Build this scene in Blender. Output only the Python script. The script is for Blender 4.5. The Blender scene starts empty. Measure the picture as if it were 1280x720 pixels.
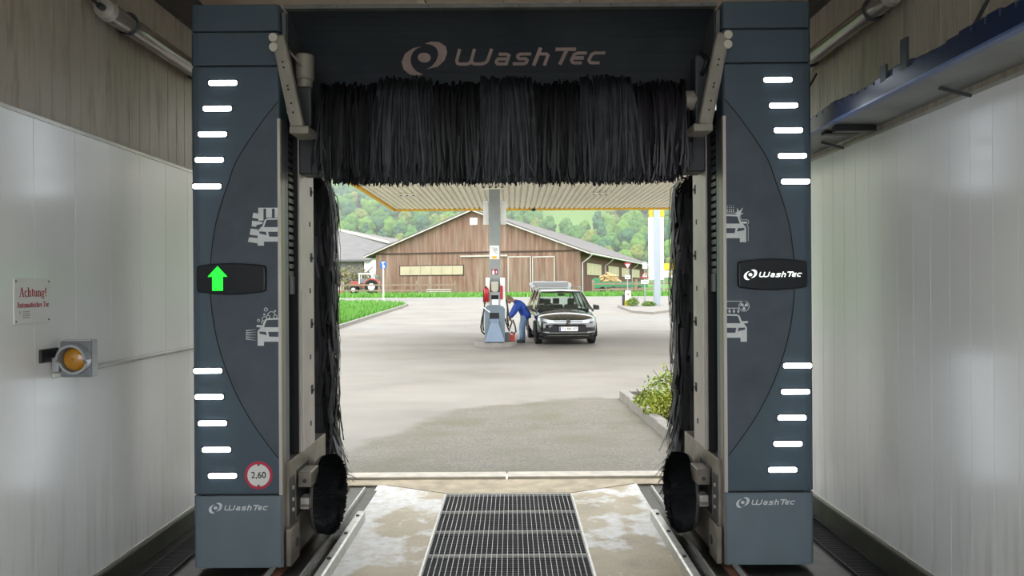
import bpy, bmesh, math, random
from math import sin, cos, pi, sqrt, radians, atan2
from mathutils import Vector, Matrix, noise

random.seed(7)
SC = bpy.context.scene
COL = SC.collection

# ---------------------------------------------------------------- camera
FPX = 950.0
CAM_H = 1.65
ROLL = 0.0062
V0 = 4.0
cam_d = bpy.data.cameras.new('camera')
cam_d.sensor_width = 36.0
cam_d.lens = 36.0 * FPX / 1280.0
cam_d.shift_y = -V0 / 1280.0
cam_d.clip_end = 3000
cam_o = bpy.data.objects.new('camera', cam_d)
COL.objects.link(cam_o)
cam_o.matrix_world = Matrix.Translation((0, 0, CAM_H)) @ Matrix.Rotation(pi / 2, 4, 'X') @ Matrix.Rotation(-ROLL, 4, 'Z')
SC.camera = cam_o

# ---------------------------------------------------------------- sky and exposure
SC.view_settings.view_transform = 'Standard'
SC.view_settings.look = 'None'
SC.view_settings.gamma = 1.0
SC.view_settings.exposure = 2.1
SC.view_settings.use_curve_mapping = False
SKY_STRENGTH = 1.0
world = bpy.data.worlds.new('overcast_sky')
SC.world = world
world.use_nodes = True
wn, wl = world.node_tree.nodes, world.node_tree.links
wn.clear()
w_out = wn.new('ShaderNodeOutputWorld')
w_bg = wn.new('ShaderNodeBackground')
w_tc = wn.new('ShaderNodeTexCoord')
w_ns = wn.new('ShaderNodeTexNoise')
w_ns.inputs['Scale'].default_value = 2.2
w_ns.inputs['Detail'].default_value = 5
w_rp = wn.new('ShaderNodeValToRGB')
w_rp.color_ramp.elements[0].position = 0.25
w_rp.color_ramp.elements[0].color = (0.88, 0.94, 1.0, 1)
w_rp.color_ramp.elements[1].position = 0.75
w_rp.color_ramp.elements[1].color = (1.0, 1.0, 1.0, 1)
wl.new(w_tc.outputs['Generated'], w_ns.inputs['Vector'])
wl.new(w_ns.outputs['Fac'], w_rp.inputs['Fac'])
wl.new(w_rp.outputs['Color'], w_bg.inputs['Color'])
w_bg.inputs['Strength'].default_value = SKY_STRENGTH
wl.new(w_bg.outputs['Background'], w_out.inputs['Surface'])


# ---------------------------------------------------------------- measuring helpers
def P(px, py, Y):
    """world point seen at photo pixel (px, py) at distance Y from the camera"""
    u, v = px - 640.0, 360.0 - py - V0
    a = u * cos(ROLL) + v * sin(ROLL)
    b = -u * sin(ROLL) + v * cos(ROLL)
    return Vector((a * Y / FPX, Y, CAM_H + b * Y / FPX))


def gz(Y):
    """height of the ground outside"""
    pts = [(-60, -0.02), (6.6, 0.0), (9, -0.06), (12, -0.12), (26, -0.12), (80, 0.81), (250, 2.0)]
    for (a, za), (b, zb) in zip(pts, pts[1:]):
        if Y <= b:
            return za + (zb - za) * max(0, (Y - a)) / (b - a)
    return 2.0 + (Y - 250) * 0.30


def S2L(c):
    return c / 12.92 if c <= 0.04045 else ((c + 0.055) / 1.055) ** 2.4


REFL = 1.0     # reflectance scale of the colours named by hex code


def hexc(h):
    return tuple(S2L(int(h[i:i + 2], 16) / 255.0) * REFL for i in (0, 2, 4)) + (1.0,)


# ---------------------------------------------------------------- materials
MATS = {}


def mat(name, hx, rough=0.6, metal=0.0, var=0.12, scale=6.0, bump=0.0, stretch=(1, 1, 1), spec=0.5, coat=0.0, hx2=None, detail=4.0):
    if name in MATS:
        return MATS[name]
    m = bpy.data.materials.new(name)
    m.use_nodes = True
    n, l = m.node_tree.nodes, m.node_tree.links
    b = n['Principled BSDF']
    b.inputs['Roughness'].default_value = rough
    b.inputs['Metallic'].default_value = metal
    b.inputs['Specular IOR Level'].default_value = spec
    if coat:
        b.inputs['Coat Weight'].default_value = coat
        b.inputs['Coat Roughness'].default_value = 0.03
    c = hexc(hx)
    tc = n.new('ShaderNodeTexCoord')
    mp = n.new('ShaderNodeMapping')
    mp.inputs['Scale'].default_value = stretch
    ns = n.new('ShaderNodeTexNoise')
    ns.inputs['Scale'].default_value = scale
    ns.inputs['Detail'].default_value = detail
    l.new(tc.outputs['Object'], mp.inputs['Vector'])
    l.new(mp.outputs['Vector'], ns.inputs['Vector'])
    rp = n.new('ShaderNodeValToRGB')
    rp.color_ramp.elements[0].position = 0.3
    rp.color_ramp.elements[1].position = 0.7
    if hx2:
        rp.color_ramp.elements[0].color = hexc(hx2)
        rp.color_ramp.elements[1].color = c
    else:
        rp.color_ramp.elements[0].color = tuple(x * (1 - var) for x in c[:3]) + (1,)
        rp.color_ramp.elements[1].color = tuple(min(1, x * (1 + var)) for x in c[:3]) + (1,)
    l.new(ns.outputs['Fac'], rp.inputs['Fac'])
    l.new(rp.outputs['Color'], b.inputs['Base Color'])
    if bump:
        bp = n.new('ShaderNodeBump')
        bp.inputs['Strength'].default_value = bump
        bp.inputs['Distance'].default_value = 0.01
        l.new(ns.outputs['Fac'], bp.inputs['Height'])
        l.new(bp.outputs['Normal'], b.inputs['Normal'])
    MATS[name] = m
    return m


def emis(name, hx, strength, base='202020'):
    if name in MATS:
        return MATS[name]
    m = mat(name, base, 0.3)
    b = m.node_tree.nodes['Principled BSDF']
    b.inputs['Emission Color'].default_value = hexc(hx)
    b.inputs['Emission Strength'].default_value = strength
    return m


def glass(name, hx='ffffff', rough=0.02, alpha_mix=0.75):
    """thin pane: mostly see-through with a mirror-like sheen"""
    if name in MATS:
        return MATS[name]
    m = bpy.data.materials.new(name)
    m.use_nodes = True
    n, l = m.node_tree.nodes, m.node_tree.links
    n.remove(n['Principled BSDF'])
    t = n.new('ShaderNodeBsdfTransparent')
    t.inputs['Color'].default_value = hexc(hx)
    g = n.new('ShaderNodeBsdfGlossy')
    g.inputs['Roughness'].default_value = rough
    lw = n.new('ShaderNodeLayerWeight')
    lw.inputs['Blend'].default_value = 0.5
    pw = n.new('ShaderNodeMath')
    pw.operation = 'POWER'
    pw.inputs[1].default_value = 4.0
    l.new(lw.outputs['Facing'], pw.inputs[0])
    fr = n.new('ShaderNodeMath')
    fr.operation = 'MULTIPLY_ADD'
    fr.inputs[1].default_value = 0.8
    fr.inputs[2].default_value = 0.04
    l.new(pw.outputs[0], fr.inputs[0])
    mx = n.new('ShaderNodeMixShader')
    l.new(fr.outputs[0], mx.inputs['Fac'])
    l.new(t.outputs['BSDF'], mx.inputs[1])
    l.new(g.outputs['BSDF'], mx.inputs[2])
    l.new(mx.outputs['Shader'], n['Material Output'].inputs['Surface'])
    MATS[name] = m
    return m


# ---------------------------------------------------------------- mesh builder
ORIGIN = {}


class MB:
    def __init__(self):
        self.v, self.f, self.mi = [], [], []
        self.cur = 0

    def face(self, idx):
        self.f.append(tuple(idx))
        self.mi.append(self.cur)

    def add(self, verts, faces):
        o = len(self.v)
        self.v += [tuple(p) for p in verts]
        for f in faces:
            self.face([i + o for i in f])
        return self

    def box(self, a, b):
        x0, y0, z0 = a
        x1, y1, z1 = b
        if x0 > x1: x0, x1 = x1, x0
        if y0 > y1: y0, y1 = y1, y0
        if z0 > z1: z0, z1 = z1, z0
        return self.add([(x0, y0, z0), (x1, y0, z0), (x1, y1, z0), (x0, y1, z0), (x0, y0, z1), (x1, y0, z1), (x1, y1, z1), (x0, y1, z1)],
                        [(0, 3, 2, 1), (4, 5, 6, 7), (0, 1, 5, 4), (1, 2, 6, 5), (2, 3, 7, 6), (3, 0, 4, 7)])

    def obox(self, c, s, R=None):
        c = Vector(c)
        vs = []
        for z in (-.5, .5):
            for x, y in ((-.5, -.5), (.5, -.5), (.5, .5), (-.5, .5)):
                p = Vector((x * s[0], y * s[1], z * s[2]))
                if R is not None:
                    p = R @ p
                vs.append(c + p)
        return self.add(vs, [(0, 3, 2, 1), (4, 5, 6, 7), (0, 1, 5, 4), (1, 2, 6, 5), (2, 3, 7, 6), (3, 0, 4, 7)])

    def bar(self, p0, p1, w, h, up=(0, 0, 1)):
        p0, p1 = Vector(p0), Vector(p1)
        d = (p1 - p0)
        L = d.length
        d.normalize()
        up = Vector(up)
        s = d.cross(up)
        if s.length < 1e-4:
            s = d.cross(Vector((0, 1, 0)))
        s.normalize()
        t = s.cross(d)
        R = Matrix((s, d, t)).transposed()
        return self.obox((p0 + p1) / 2, (w, L, h), R)

    def cyl(self, p0, p1, r0, r1=None, n=14, caps=True):
        return self.tube([p0, p1], [r0, r0 if r1 is None else r1], n, caps)

    def tube(self, pts, r, n=8, caps=True):
        pts = [Vector(p) for p in pts]
        if not isinstance(r, (list, tuple)):
            r = [r] * len(pts)
        o = len(self.v)
        prev = None
        for i, p in enumerate(pts):
            a = pts[max(0, i - 1)]
            b = pts[min(len(pts) - 1, i + 1)]
            d = (b - a).normalized()
            if prev is None:
                s = d.orthogonal().normalized()
            else:
                s = (prev - d * prev.dot(d))
                s = s.normalized() if s.length > 1e-6 else d.orthogonal().normalized()
            prev = s
            t = d.cross(s)
            for k in range(n):
                an = 2 * pi * k / n
                self.v.append(tuple(p + (s * cos(an) + t * sin(an)) * r[i]))
        for i in range(len(pts) - 1):
            for k in range(n):
                a = o + i * n + k
                b = o + i * n + (k + 1) % n
                self.face((a, b, b + n, a + n))
        if caps:
            self.face([o + k for k in range(n)][::-1])
            e = o + (len(pts) - 1) * n
            self.face([e + k for k in range(n)])
        return self

    def prism(self, poly, fn, w0, w1):
        """poly: list of (u,v); fn(u,v,w)->xyz"""
        n = len(poly)
        o = len(self.v)
        for w in (w0, w1):
            for (u, v) in poly:
                self.v.append(tuple(fn(u, v, w)))
        self.face([o + k for k in range(n)][::-1])
        self.face([o + n + k for k in range(n)])
        for k in range(n):
            a, b = k, (k + 1) % n
            self.face((o + a, o + b, o + n + b, o + n + a))
        return self

    def loft(self, rings, closed=True, caps=True):
        n = len(rings[0])
        o = len(self.v)
        for r in rings:
            self.v += [tuple(p) for p in r]
        for i in range(len(rings) - 1):
            for k in range(n if closed else n - 1):
                a = o + i * n + k
                b = o + i * n + (k + 1) % n
                self.face((a, b, b + n, a + n))
        if caps and closed:
            self.face([o + k for k in range(n)][::-1])
            e = o + (len(rings) - 1) * n
            self.face([e + k for k in range(n)])
        return self

    def ball(self, c, r, nu=12, nv=8):
        if not isinstance(r, (list, tuple)):
            r = (r, r, r)
        rings = []
        for i in range(nv + 1):
            t = pi * (i / nv) * 0.998 + 0.003
            rings.append([(c[0] + r[0] * sin(t) * cos(2 * pi * k / nu), c[1] + r[1] * sin(t) * sin(2 * pi * k / nu), c[2] - r[2] * cos(t)) for k in range(nu)])
        return self.loft(rings)

    def stroke(self, pts, width, fn, w0, w1):
        """flat ribbon along 2D polyline, extruded w0..w1"""
        n = len(pts)
        lf, rt = [], []
        for i in range(n):
            p = Vector(pts[i])
            d0 = (p - Vector(pts[i - 1])).normalized() if i > 0 else None
            d1 = (Vector(pts[i + 1]) - p).normalized() if i < n - 1 else None
            if d0 is None: d0 = d1
            if d1 is None: d1 = d0
            t = (d0 + d1)
            t = t.normalized() if t.length > 1e-6 else d0
            nn = Vector((-t.y, t.x))
            k = width / 2 / max(0.5, nn.dot(Vector((-d0.y, d0.x))))
            lf.append((p + nn * k)[:])
            rt.append((p - nn * k)[:])
        for i in range(n - 1):
            self.prism([lf[i], lf[i + 1], rt[i + 1], rt[i]], fn, w0, w1)
        return self

    def build(self, name, m, parent=None, smooth=False, bevel=0.0, seg=2, sub=0, angle=None):
        org = Vector((0, 0, 0))
        if parent is not None:
            org = ORIGIN.get(parent.name, Vector((0, 0, 0)))
        elif self.v:
            xs = [p[0] for p in self.v]; ys = [p[1] for p in self.v]; zs = [p[2] for p in self.v]
            org = Vector(((min(xs) + max(xs)) / 2, (min(ys) + max(ys)) / 2, min(zs)))
        me = bpy.data.meshes.new(name)
        me.from_pydata([(p[0] - org.x, p[1] - org.y, p[2] - org.z) for p in self.v], [], self.f)
        ms = m if isinstance(m, (list, tuple)) else [m]
        for q in ms:
            me.materials.append(q)
        if len(ms) > 1:
            me.polygons.foreach_set('material_index', self.mi)
        if smooth:
            me.polygons.foreach_set('use_smooth', [True] * len(me.polygons))
        me.validate()
        bm = bmesh.new()
        bm.from_mesh(me)
        bmesh.ops.recalc_face_normals(bm, faces=bm.faces)
        bm.to_mesh(me)
        bm.free()
        ob = bpy.data.objects.new(name, me)
        COL.objects.link(ob)
        if parent is not None:
            ob.parent = parent
            ORIGIN[ob.name] = org
        else:
            ob.location = org
            ORIGIN[ob.name] = org
        if bevel:
            md = ob.modifiers.new('bevel', 'BEVEL')
            md.width = bevel
            md.segments = seg
            md.limit_method = 'ANGLE'
            md.angle_limit = radians(40)
        if sub:
            md = ob.modifiers.new('sub', 'SUBSURF')
            md.levels = sub
            md.render_levels = sub
        if smooth and angle:
            me.set_sharp_from_angle(angle=radians(angle))
        return ob


def tag(o, label=None, cat=None, group=None, kind=None):
    if label: o['label'] = label
    if cat: o['category'] = cat
    if group: o['group'] = group
    if kind: o['kind'] = kind
    return o


def empty(name, loc, label=None, cat=None, group=None, kind=None):
    o = bpy.data.objects.new(name, None)
    COL.objects.link(o)
    o.location = loc
    o.empty_display_size = 0.2
    ORIGIN[o.name] = Vector(loc)
    return tag(o, label, cat, group, kind)


def dup(o, parent=None, loc=None):
    c = o.copy()
    COL.objects.link(c)
    if parent is not None:
        c.parent = parent
    if loc is not None:
        c.location = loc
    for ch in list(o.children):
        dup(ch, c)
    return c


def dot(mb, c, r, fn, w0, w1, n=16, ry=None):
    ry = r if ry is None else ry
    return mb.prism([(c[0] + r * cos(2 * pi * k / n), c[1] + ry * sin(2 * pi * k / n)) for k in range(n)], fn, w0, w1)


def ring(mb, c, r, wd, fn, w0, w1, n=16):
    for k in range(n):
        a, b = 2 * pi * k / n, 2 * pi * (k + 1) / n
        mb.prism([(c[0] + q * cos(t), c[1] + q * sin(t)) for q, t in ((r - wd / 2, a), (r + wd / 2, a), (r + wd / 2, b), (r - wd / 2, b))], fn, w0, w1)
    return mb


def text_mesh(txt, size, fn, w0=0.0, w1=0.002, align='CENTER', stretch=1.0):
    """built-in font outline turned into thin plates"""
    cu = bpy.data.curves.new('lettering', 'FONT')
    cu.body = txt
    cu.size = size
    cu.align_x = align
    cu.align_y = 'CENTER'
    cu.resolution_u = 3
    cu.offset = size * 0.012
    ob = bpy.data.objects.new('lettering', cu)
    COL.objects.link(ob)
    bpy.context.view_layer.update()
    dg = bpy.context.evaluated_depsgraph_get()
    me = bpy.data.meshes.new_from_object(ob.evaluated_get(dg))
    mb = MB()
    vs = [(v.co.x * stretch, v.co.y) for v in me.vertices]
    for w in (w1,):
        o = len(mb.v)
        mb.v += [tuple(fn(u, v, w)) for u, v in vs]
        for p in me.polygons:
            mb.face([o + i for i in p.vertices])
    bpy.data.objects.remove(ob)
    bpy.data.curves.remove(cu)
    bpy.data.meshes.remove(me)
    return mb


EMB_L = [(178, 70), (130, 80), (80, 115), (55, 165), (62, 210), (95, 240), (135, 248), (172, 240), (130, 220), (108, 185), (105, 150), (120, 110), (145, 85)]
EMB_R = [(200, 50), (235, 38), (280, 42), (315, 70), (320, 110), (300, 160), (260, 195), (195, 210), (230, 190), (260, 155), (270, 115), (265, 85), (245, 62)]
WT_STROKES = [
    [(392, 88), (371, 160), (375, 176), (388, 181), (430, 181), (449, 172), (456, 158), (476, 88)],
    [(455, 160), (462, 176), (475, 181), (515, 181), (538, 172), (549, 158), (573, 88)],
    [(612, 122), (658, 122), (670, 130), (655, 181), (605, 181), (597, 170), (602, 157), (610, 151), (660, 151)],
    [(797, 122), (735, 122), (722, 130), (720, 142), (728, 151), (766, 151), (775, 160), (770, 174), (757, 181), (692, 181)],
    [(850, 83), (812, 192)], [(838, 122), (883, 122), (893, 131), (873, 192)],
    [(935, 94), (1050, 94)], [(1000, 94), (962, 187)],
    [(1113, 118), (1060, 118), (1042, 127), (1028, 160), (1034, 174), (1045, 178), (1088, 178)], [(1037, 148), (1098, 148)],
    [(1218, 118), (1160, 118), (1142, 127), (1128, 160), (1134, 174), (1145, 178), (1190, 178)]]


def smooth_line(pts, n=5):
    """Catmull-Rom through the points"""
    out = []
    q = [pts[0]] + list(pts) + [pts[-1]]
    for i in range(1, len(q) - 2):
        p0, p1, p2, p3 = (Vector(q[i + k]) for k in (-1, 0, 1, 2))
        for k in range(n):
            t = k / n
            out.append(tuple(0.5 * ((2 * p1) + (p2 - p0) * t + (2 * p0 - 5 * p1 + 4 * p2 - p3) * t * t + (3 * p1 - p0 - 3 * p2 + p3) * t ** 3)))
    out.append(tuple(pts[-1]))
    return out


def brand_logo(fn, width, w0, w1):
    """emblem and wide italic lettering; fn maps centred (u right, v up) metres"""
    s = width / 1165.0
    mb = MB()
    g = lambda u, v, w: fn((u - 637.5) * s, (143 - v) * s, w)
    for poly in (EMB_L, EMB_R):
        h = len(poly)
        # split the crescent into quads between its outer and inner curve
        k = 7
        outer = poly[:8]
        inner = [poly[0]] + poly[8:][::-1] + [poly[7]]
        for i in range(7):
            ia, ib = i * (len(inner) - 1) / 7.0, (i + 1) * (len(inner) - 1) / 7.0
            def at(t):
                j = min(int(t), len(inner) - 2)
                q = t - j
                return (inner[j][0] * (1 - q) + inner[j + 1][0] * q, inner[j][1] * (1 - q) + inner[j + 1][1] * q)
            mb.prism([outer[i], outer[i + 1], at(ib), at(ia)], g, w0, w1)
    dot(mb, (187, 140), 37, g, w0, w1, 20, 30)
    for st in WT_STROKES:
        mb.stroke(st, 18 if len(st) > 2 else 21, g, w0, w1)
    return mb


# ================================================================ THE BAY
XL, XR = -2.25, 2.18          # faces of the white cladding
Y0, Y1 = -2.2, 6.5             # entrance and exit of the bay
ZC = 3.67                     # ceiling


def node_mat(name, rough=0.7):
    m = bpy.data.materials.new(name)
    m.use_nodes = True
    n, l = m.node_tree.nodes, m.node_tree.links
    b = n['Principled BSDF']
    b.inputs['Roughness'].default_value = rough
    MATS[name] = m
    return m, n, l, b


def nz(n, l, vec, scale, detail=4, stretch=None, rough=0.55):
    ns = n.new('ShaderNodeTexNoise')
    ns.inputs['Scale'].default_value = scale
    ns.inputs['Detail'].default_value = detail
    ns.inputs['Roughness'].default_value = rough
    if stretch:
        mp = n.new('ShaderNodeMapping')
        mp.inputs['Scale'].default_value = stretch
        l.new(vec, mp.inputs['Vector'])
        vec = mp.outputs['Vector']
    l.new(vec, ns.inputs['Vector'])
    return ns.outputs['Fac']


def ramp(n, l, fac, stops):
    r = n.new('ShaderNodeValToRGB')
    e = r.color_ramp.elements
    while len(e) < len(stops):
        e.new(0.5)
    for k, (p, c) in enumerate(stops):
        e[k].position = p
        e[k].color = hexc(c) if isinstance(c, str) else (c, c, c, 1)
    l.new(fac, r.inputs['Fac'])
    return r.outputs['Color']


def mixc(n, l, fac, a, b, mode='MIX'):
    x = n.new('ShaderNodeMix')
    x.data_type = 'RGBA'
    x.blend_type = mode
    for s, val in ((0, fac), (6, a), (7, b)):
        if hasattr(val, 'is_output'):
            l.new(val, x.inputs[s])
        elif isinstance(val, str):
            x.inputs[s].default_value = hexc(val)
        elif s == 0:
            x.inputs[s].default_value = val
        else:
            x.inputs[s].default_value = (val, val, val, 1)
    return x.outputs[2]


def bump(n, l, b, h, strength=0.3, dist=0.01):
    bp = n.new('ShaderNodeBump')
    bp.inputs['Strength'].default_value = strength
    bp.inputs['Distance'].default_value = dist
    l.new(h, bp.inputs['Height'])
    l.new(bp.outputs['Normal'], b.inputs['Normal'])


def geo_pos(n):
    g = n.new('ShaderNodeNewGeometry')
    return g.outputs['Position']


# bay floor: tan concrete with dried soap
def make_floor_mat():
    m, n, l, b = node_mat('soapy_concrete', 0.5)
    pos = geo_pos(n)
    base = ramp(n, l, nz(n, l, pos, 2.2, 6), [(0.3, '92866c'), (0.5, 'b8aa8c'), (0.72, 'cfc4aa')])
    fine = nz(n, l, pos, 60, 3)
    base = mixc(n, l, 0.25, base, ramp(n, l, fine, [(0.3, '6f675a'), (0.7, 'c4baa6')]))
    soapn = nz(n, l, pos, 1.7, 5, (1, 1, 1), 0.6)
    soap = ramp(n, l, soapn, [(0.50, 0.0), (0.55, 1.0)])
    # soap gathers beside the wheel guides
    sp = n.new('ShaderNodeSeparateXYZ'); l.new(pos, sp.inputs[0])
    ab = n.new('ShaderNodeMath'); ab.operation = 'ABSOLUTE'; l.new(sp.outputs['X'], ab.inputs[0])
    ad = n.new('ShaderNodeMath'); ad.operation = 'MULTIPLY_ADD'; l.new(soapn, ad.inputs[0]); ad.inputs[1].default_value = 0.9; l.new(ab.outputs[0], ad.inputs[2])
    edge = ramp(n, l, ad.outputs[0], [(0.0, 0.0), (1.0, 1.0)])
    mr = n.new('ShaderNodeMapRange'); l.new(ad.outputs[0], mr.inputs['Value'])
    mr.inputs['From Min'].default_value = 1.31; mr.inputs['From Max'].default_value = 1.38
    mx = n.new('ShaderNodeMath'); mx.operation = 'MAXIMUM'; l.new(soap, mx.inputs[0]); l.new(mr.outputs[0], mx.inputs[1])
    brk = ramp(n, l, nz(n, l, pos, 14, 4), [(0.3, 0.45), (0.6, 1.0)])
    mu = n.new('ShaderNodeMath'); mu.operation = 'MULTIPLY'; l.new(mx.outputs[0], mu.inputs[0]); l.new(brk, mu.inputs[1])
    col = mixc(n, l, mu.outputs[0], base, 'e2e3e1')
    l.new(col, b.inputs['Base Color'])
    bump(n, l, b, fine, 0.25, 0.004)
    return m


M_FLOOR = make_floor_mat()
M_WET = mat('wet_dark_concrete', '272523', 0.28, var=0.45, scale=9, bump=0.4, detail=6)
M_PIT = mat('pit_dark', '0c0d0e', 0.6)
M_GALV = mat('galvanised_steel', 'b9b9b4', 0.42, 0.75, var=0.15, scale=20)
M_GRATE = mat('grating_steel', 'c9c9c4', 0.45, 0.35, var=0.12, scale=12)
M_RUST = mat('rusty_steel', '7a4526', 0.7, 0.3, var=0.4, scale=30, hx2='4a4038')
M_MOSS = mat('mossy_kerb', '2c2c28', 0.7, var=0.3, scale=8, hx2='3a3d2c', bump=0.3)
M_TRIM = mat('aluminium_trim', 'b8b6ae', 0.4, 0.5)


def make_clad(name, a, bq, c):
    m, n, l, b = node_mat(name, 0.31)
    b.inputs['IOR'].default_value = 2.1
    pos = geo_pos(n)
    base = ramp(n, l, nz(n, l, pos, 1.3, 4), [(0.3, a), (0.7, bq)])
    st = nz(n, l, pos, 3.5, 5, (1, 5, 0.35), 0.6)
    sp = n.new('ShaderNodeSeparateXYZ'); l.new(pos, sp.inputs[0])
    mr = n.new('ShaderNodeMapRange'); l.new(sp.outputs['Z'], mr.inputs['Value'])
    mr.inputs['From Min'].default_value = 0.8; mr.inputs['From Max'].default_value = 0.0
    s = ramp(n, l, st, [(0.52, 0.0), (0.8, 1.0)])
    mu = n.new('ShaderNodeMath'); mu.operation = 'MULTIPLY'; l.new(mr.outputs[0], mu.inputs[0]); l.new(s, mu.inputs[1])
    col = mixc(n, l, mu.outputs[0], base, c)
    l.new(col, b.inputs['Base Color'])
    return m


M_CLAD = make_clad('white_cladding', 'e2e3e0', 'eaeae7', 'b0a899')


def make_upper():
    m, n, l, b = node_mat('beige_wall_board', 0.5)
    pos = geo_pos(n)
    base = ramp(n, l, nz(n, l, pos, 1.1, 4), [(0.3, '968f80'), (0.7, 'a9a08f')])
    st = ramp(n, l, nz(n, l, pos, 4, 6, (1, 4, 0.5), 0.65), [(0.5, 0.0), (0.68, 1.0)])
    col = mixc(n, l, st, base, '847d70')
    l.new(col, b.inputs['Base Color'])
    return m


M_UPPER = make_upper()
M_JOINT = mat('wall_core', '6d675c', 0.7)
M_CEIL = mat('ceiling_panel', 'a3917f', 0.6, var=0.1, scale=1.5)
M_DARKTRIM = mat('dark_ceiling_trim', '3a3835', 0.6)
M_BLUE = mat('blue_tray_paint', '152747', 0.35, var=0.2, scale=8)
M_TRAY = mat('tray_underside', '8d8f8c', 0.5, 0.2, var=0.2, scale=3)
M_BLACK = mat('black_plastic', '141517', 0.4, var=0.2)
M_DGREY = mat('dark_grey_metal', '3a3d3f', 0.5, 0.3, var=0.15)


def structure(o):
    o['kind'] = 'structure'
    return o


# --- floor -------------------------------------------------------------
GX0, GX1, GY1 = -0.53, 0.455, 6.0
GY0 = 2.0
mb = MB()
FX0, FX1 = -1.12, 1.02
mb.box((FX0, Y0, -0.2), (GX0, 6.28, 0)).box((GX1, Y0, -0.2), (FX1, 6.28, 0)).box((GX0, GY1, -0.2), (GX1, 6.28, 0)).box((GX0, Y0, -0.2), (GX1, GY0, 0))
floor = structure(mb.build('floor', M_FLOOR))
for a, bb in ((XL - 0.2, FX0), (FX1, XR + 0.2)):
    MB().box((a, Y0, -0.2), (bb, 6.28, -0.012)).build('floor_strip', M_WET, floor)
# shallow concrete ramp pieces round the grating
M_RAMP = mat('sand_concrete', 'a99c84', 0.75, var=0.25, scale=7, bump=0.3, detail=6)
mb = MB()
mb.prism([(-1.9, 6.28), (1.9, 6.28), (1.9, 6.46), (-1.9, 6.46)], lambda u, v, w: (u, v, w), -0.2, 0.0)
mb.build('threshold_gutter', M_RAMP, floor)
mb = MB()
mb.prism([(-1.05, 6.279), (1.0, 6.279), (0.47, 6.02), (-0.54, 6.02)], lambda u, v, w: (u, v, w), 0.0, 0.004)
mb.build('ramp_wedge', M_RAMP, floor)
M_SILL = mat('threshold_concrete', 'bab3a5', 0.7, var=0.15, scale=10)
for a, bb in ((-1.95, -0.06), (-0.05, 1.95)):
    MB().box((a, 6.46, -0.2), (bb, 6.63, 0.022)).build('threshold_kerb', M_SILL, floor, bevel=0.008)
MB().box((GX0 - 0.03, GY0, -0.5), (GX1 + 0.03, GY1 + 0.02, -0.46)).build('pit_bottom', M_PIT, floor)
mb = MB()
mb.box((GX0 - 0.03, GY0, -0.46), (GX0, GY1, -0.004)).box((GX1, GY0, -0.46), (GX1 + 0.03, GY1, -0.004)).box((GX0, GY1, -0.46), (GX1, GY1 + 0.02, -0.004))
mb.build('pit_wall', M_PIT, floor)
mb = MB()
mb.box((GX0 - 0.012, GY0, -0.03), (GX0 + 0.002, GY1, 0.003)).box((GX1 - 0.002, GY0, -0.03), (GX1 + 0.012, GY1, 0.003)).box((GX0, GY1 - 0.002, -0.03), (GX1, GY1 + 0.012, 0.003))
mb.build('grating_frame', M_GALV, floor)

# gratings: one panel built, the rest copied
PL = 0.447
mb = MB()
gw = GX1 - GX0 - 0.012
nb = 30
for k in range(nb + 1):
    x = -gw / 2 + gw * k / nb
    mb.box((x - 0.0013, -PL / 2 + 0.004, -0.03), (x + 0.0013, PL / 2 - 0.004, 0.0))
nc = 14
for k in range(nc + 1):
    y = -PL / 2 + 0.004 + (PL - 0.008) * k / nc
    end_ = k in (0, nc)
    hh = 0.0012 if end_ else 0.002
    mb.cur = 0 if end_ else 1
    mb.box((-gw / 2, y - hh, -0.022), (gw / 2, y + hh, -0.0005 if end_ else -0.008))
gp = None
gnames = ['nearest the exit threshold', 'second from the exit threshold', 'third from the exit threshold', 'fourth from the exit threshold, cut by the picture edge', 'fifth from the exit threshold', 'sixth from the exit threshold', 'seventh from the exit threshold', 'eighth from the exit threshold']
for k in range(8):
    yc = GY1 - 0.01 - PL * (k + 0.5)
    if gp is None:
        gp = mb.build('floor_grating', [M_GRATE, mat('grating_cross_rod', '55565a', 0.5, 0.3)])
        g = gp
    else:
        g = dup(gp)
    g.location = ((GX0 + GX1) / 2, yc, -0.029)
    tag(g, 'steel mesh floor grating panel, ' + gnames[k], 'grating', 'gratings over the drain pit')
# the mesh was centred at its base by build

# side channels with dark gratings
for side, (xa, xb), nm in ((-1, (-2.13, -1.98), 'left'), (1, (1.94, 2.105), 'right')):
    mb = MB()
    y = Y0 + 0.1
    while y < 6.3:
        mb.box((xa, y, -0.01), (xb, y + 0.006, 0.004))
        y += 0.022
    mb.box((xa - 0.006, Y0 + 0.1, -0.012), (xa, 6.3, 0.006)).box((xb, Y0 + 0.1, -0.012), (xb + 0.006, 6.3, 0.006))
    o = mb.build('channel_grating', M_BLACK)
    tag(o, 'narrow black drain grating along the %s wall' % nm, 'grating', 'drain channels along the walls')

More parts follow.
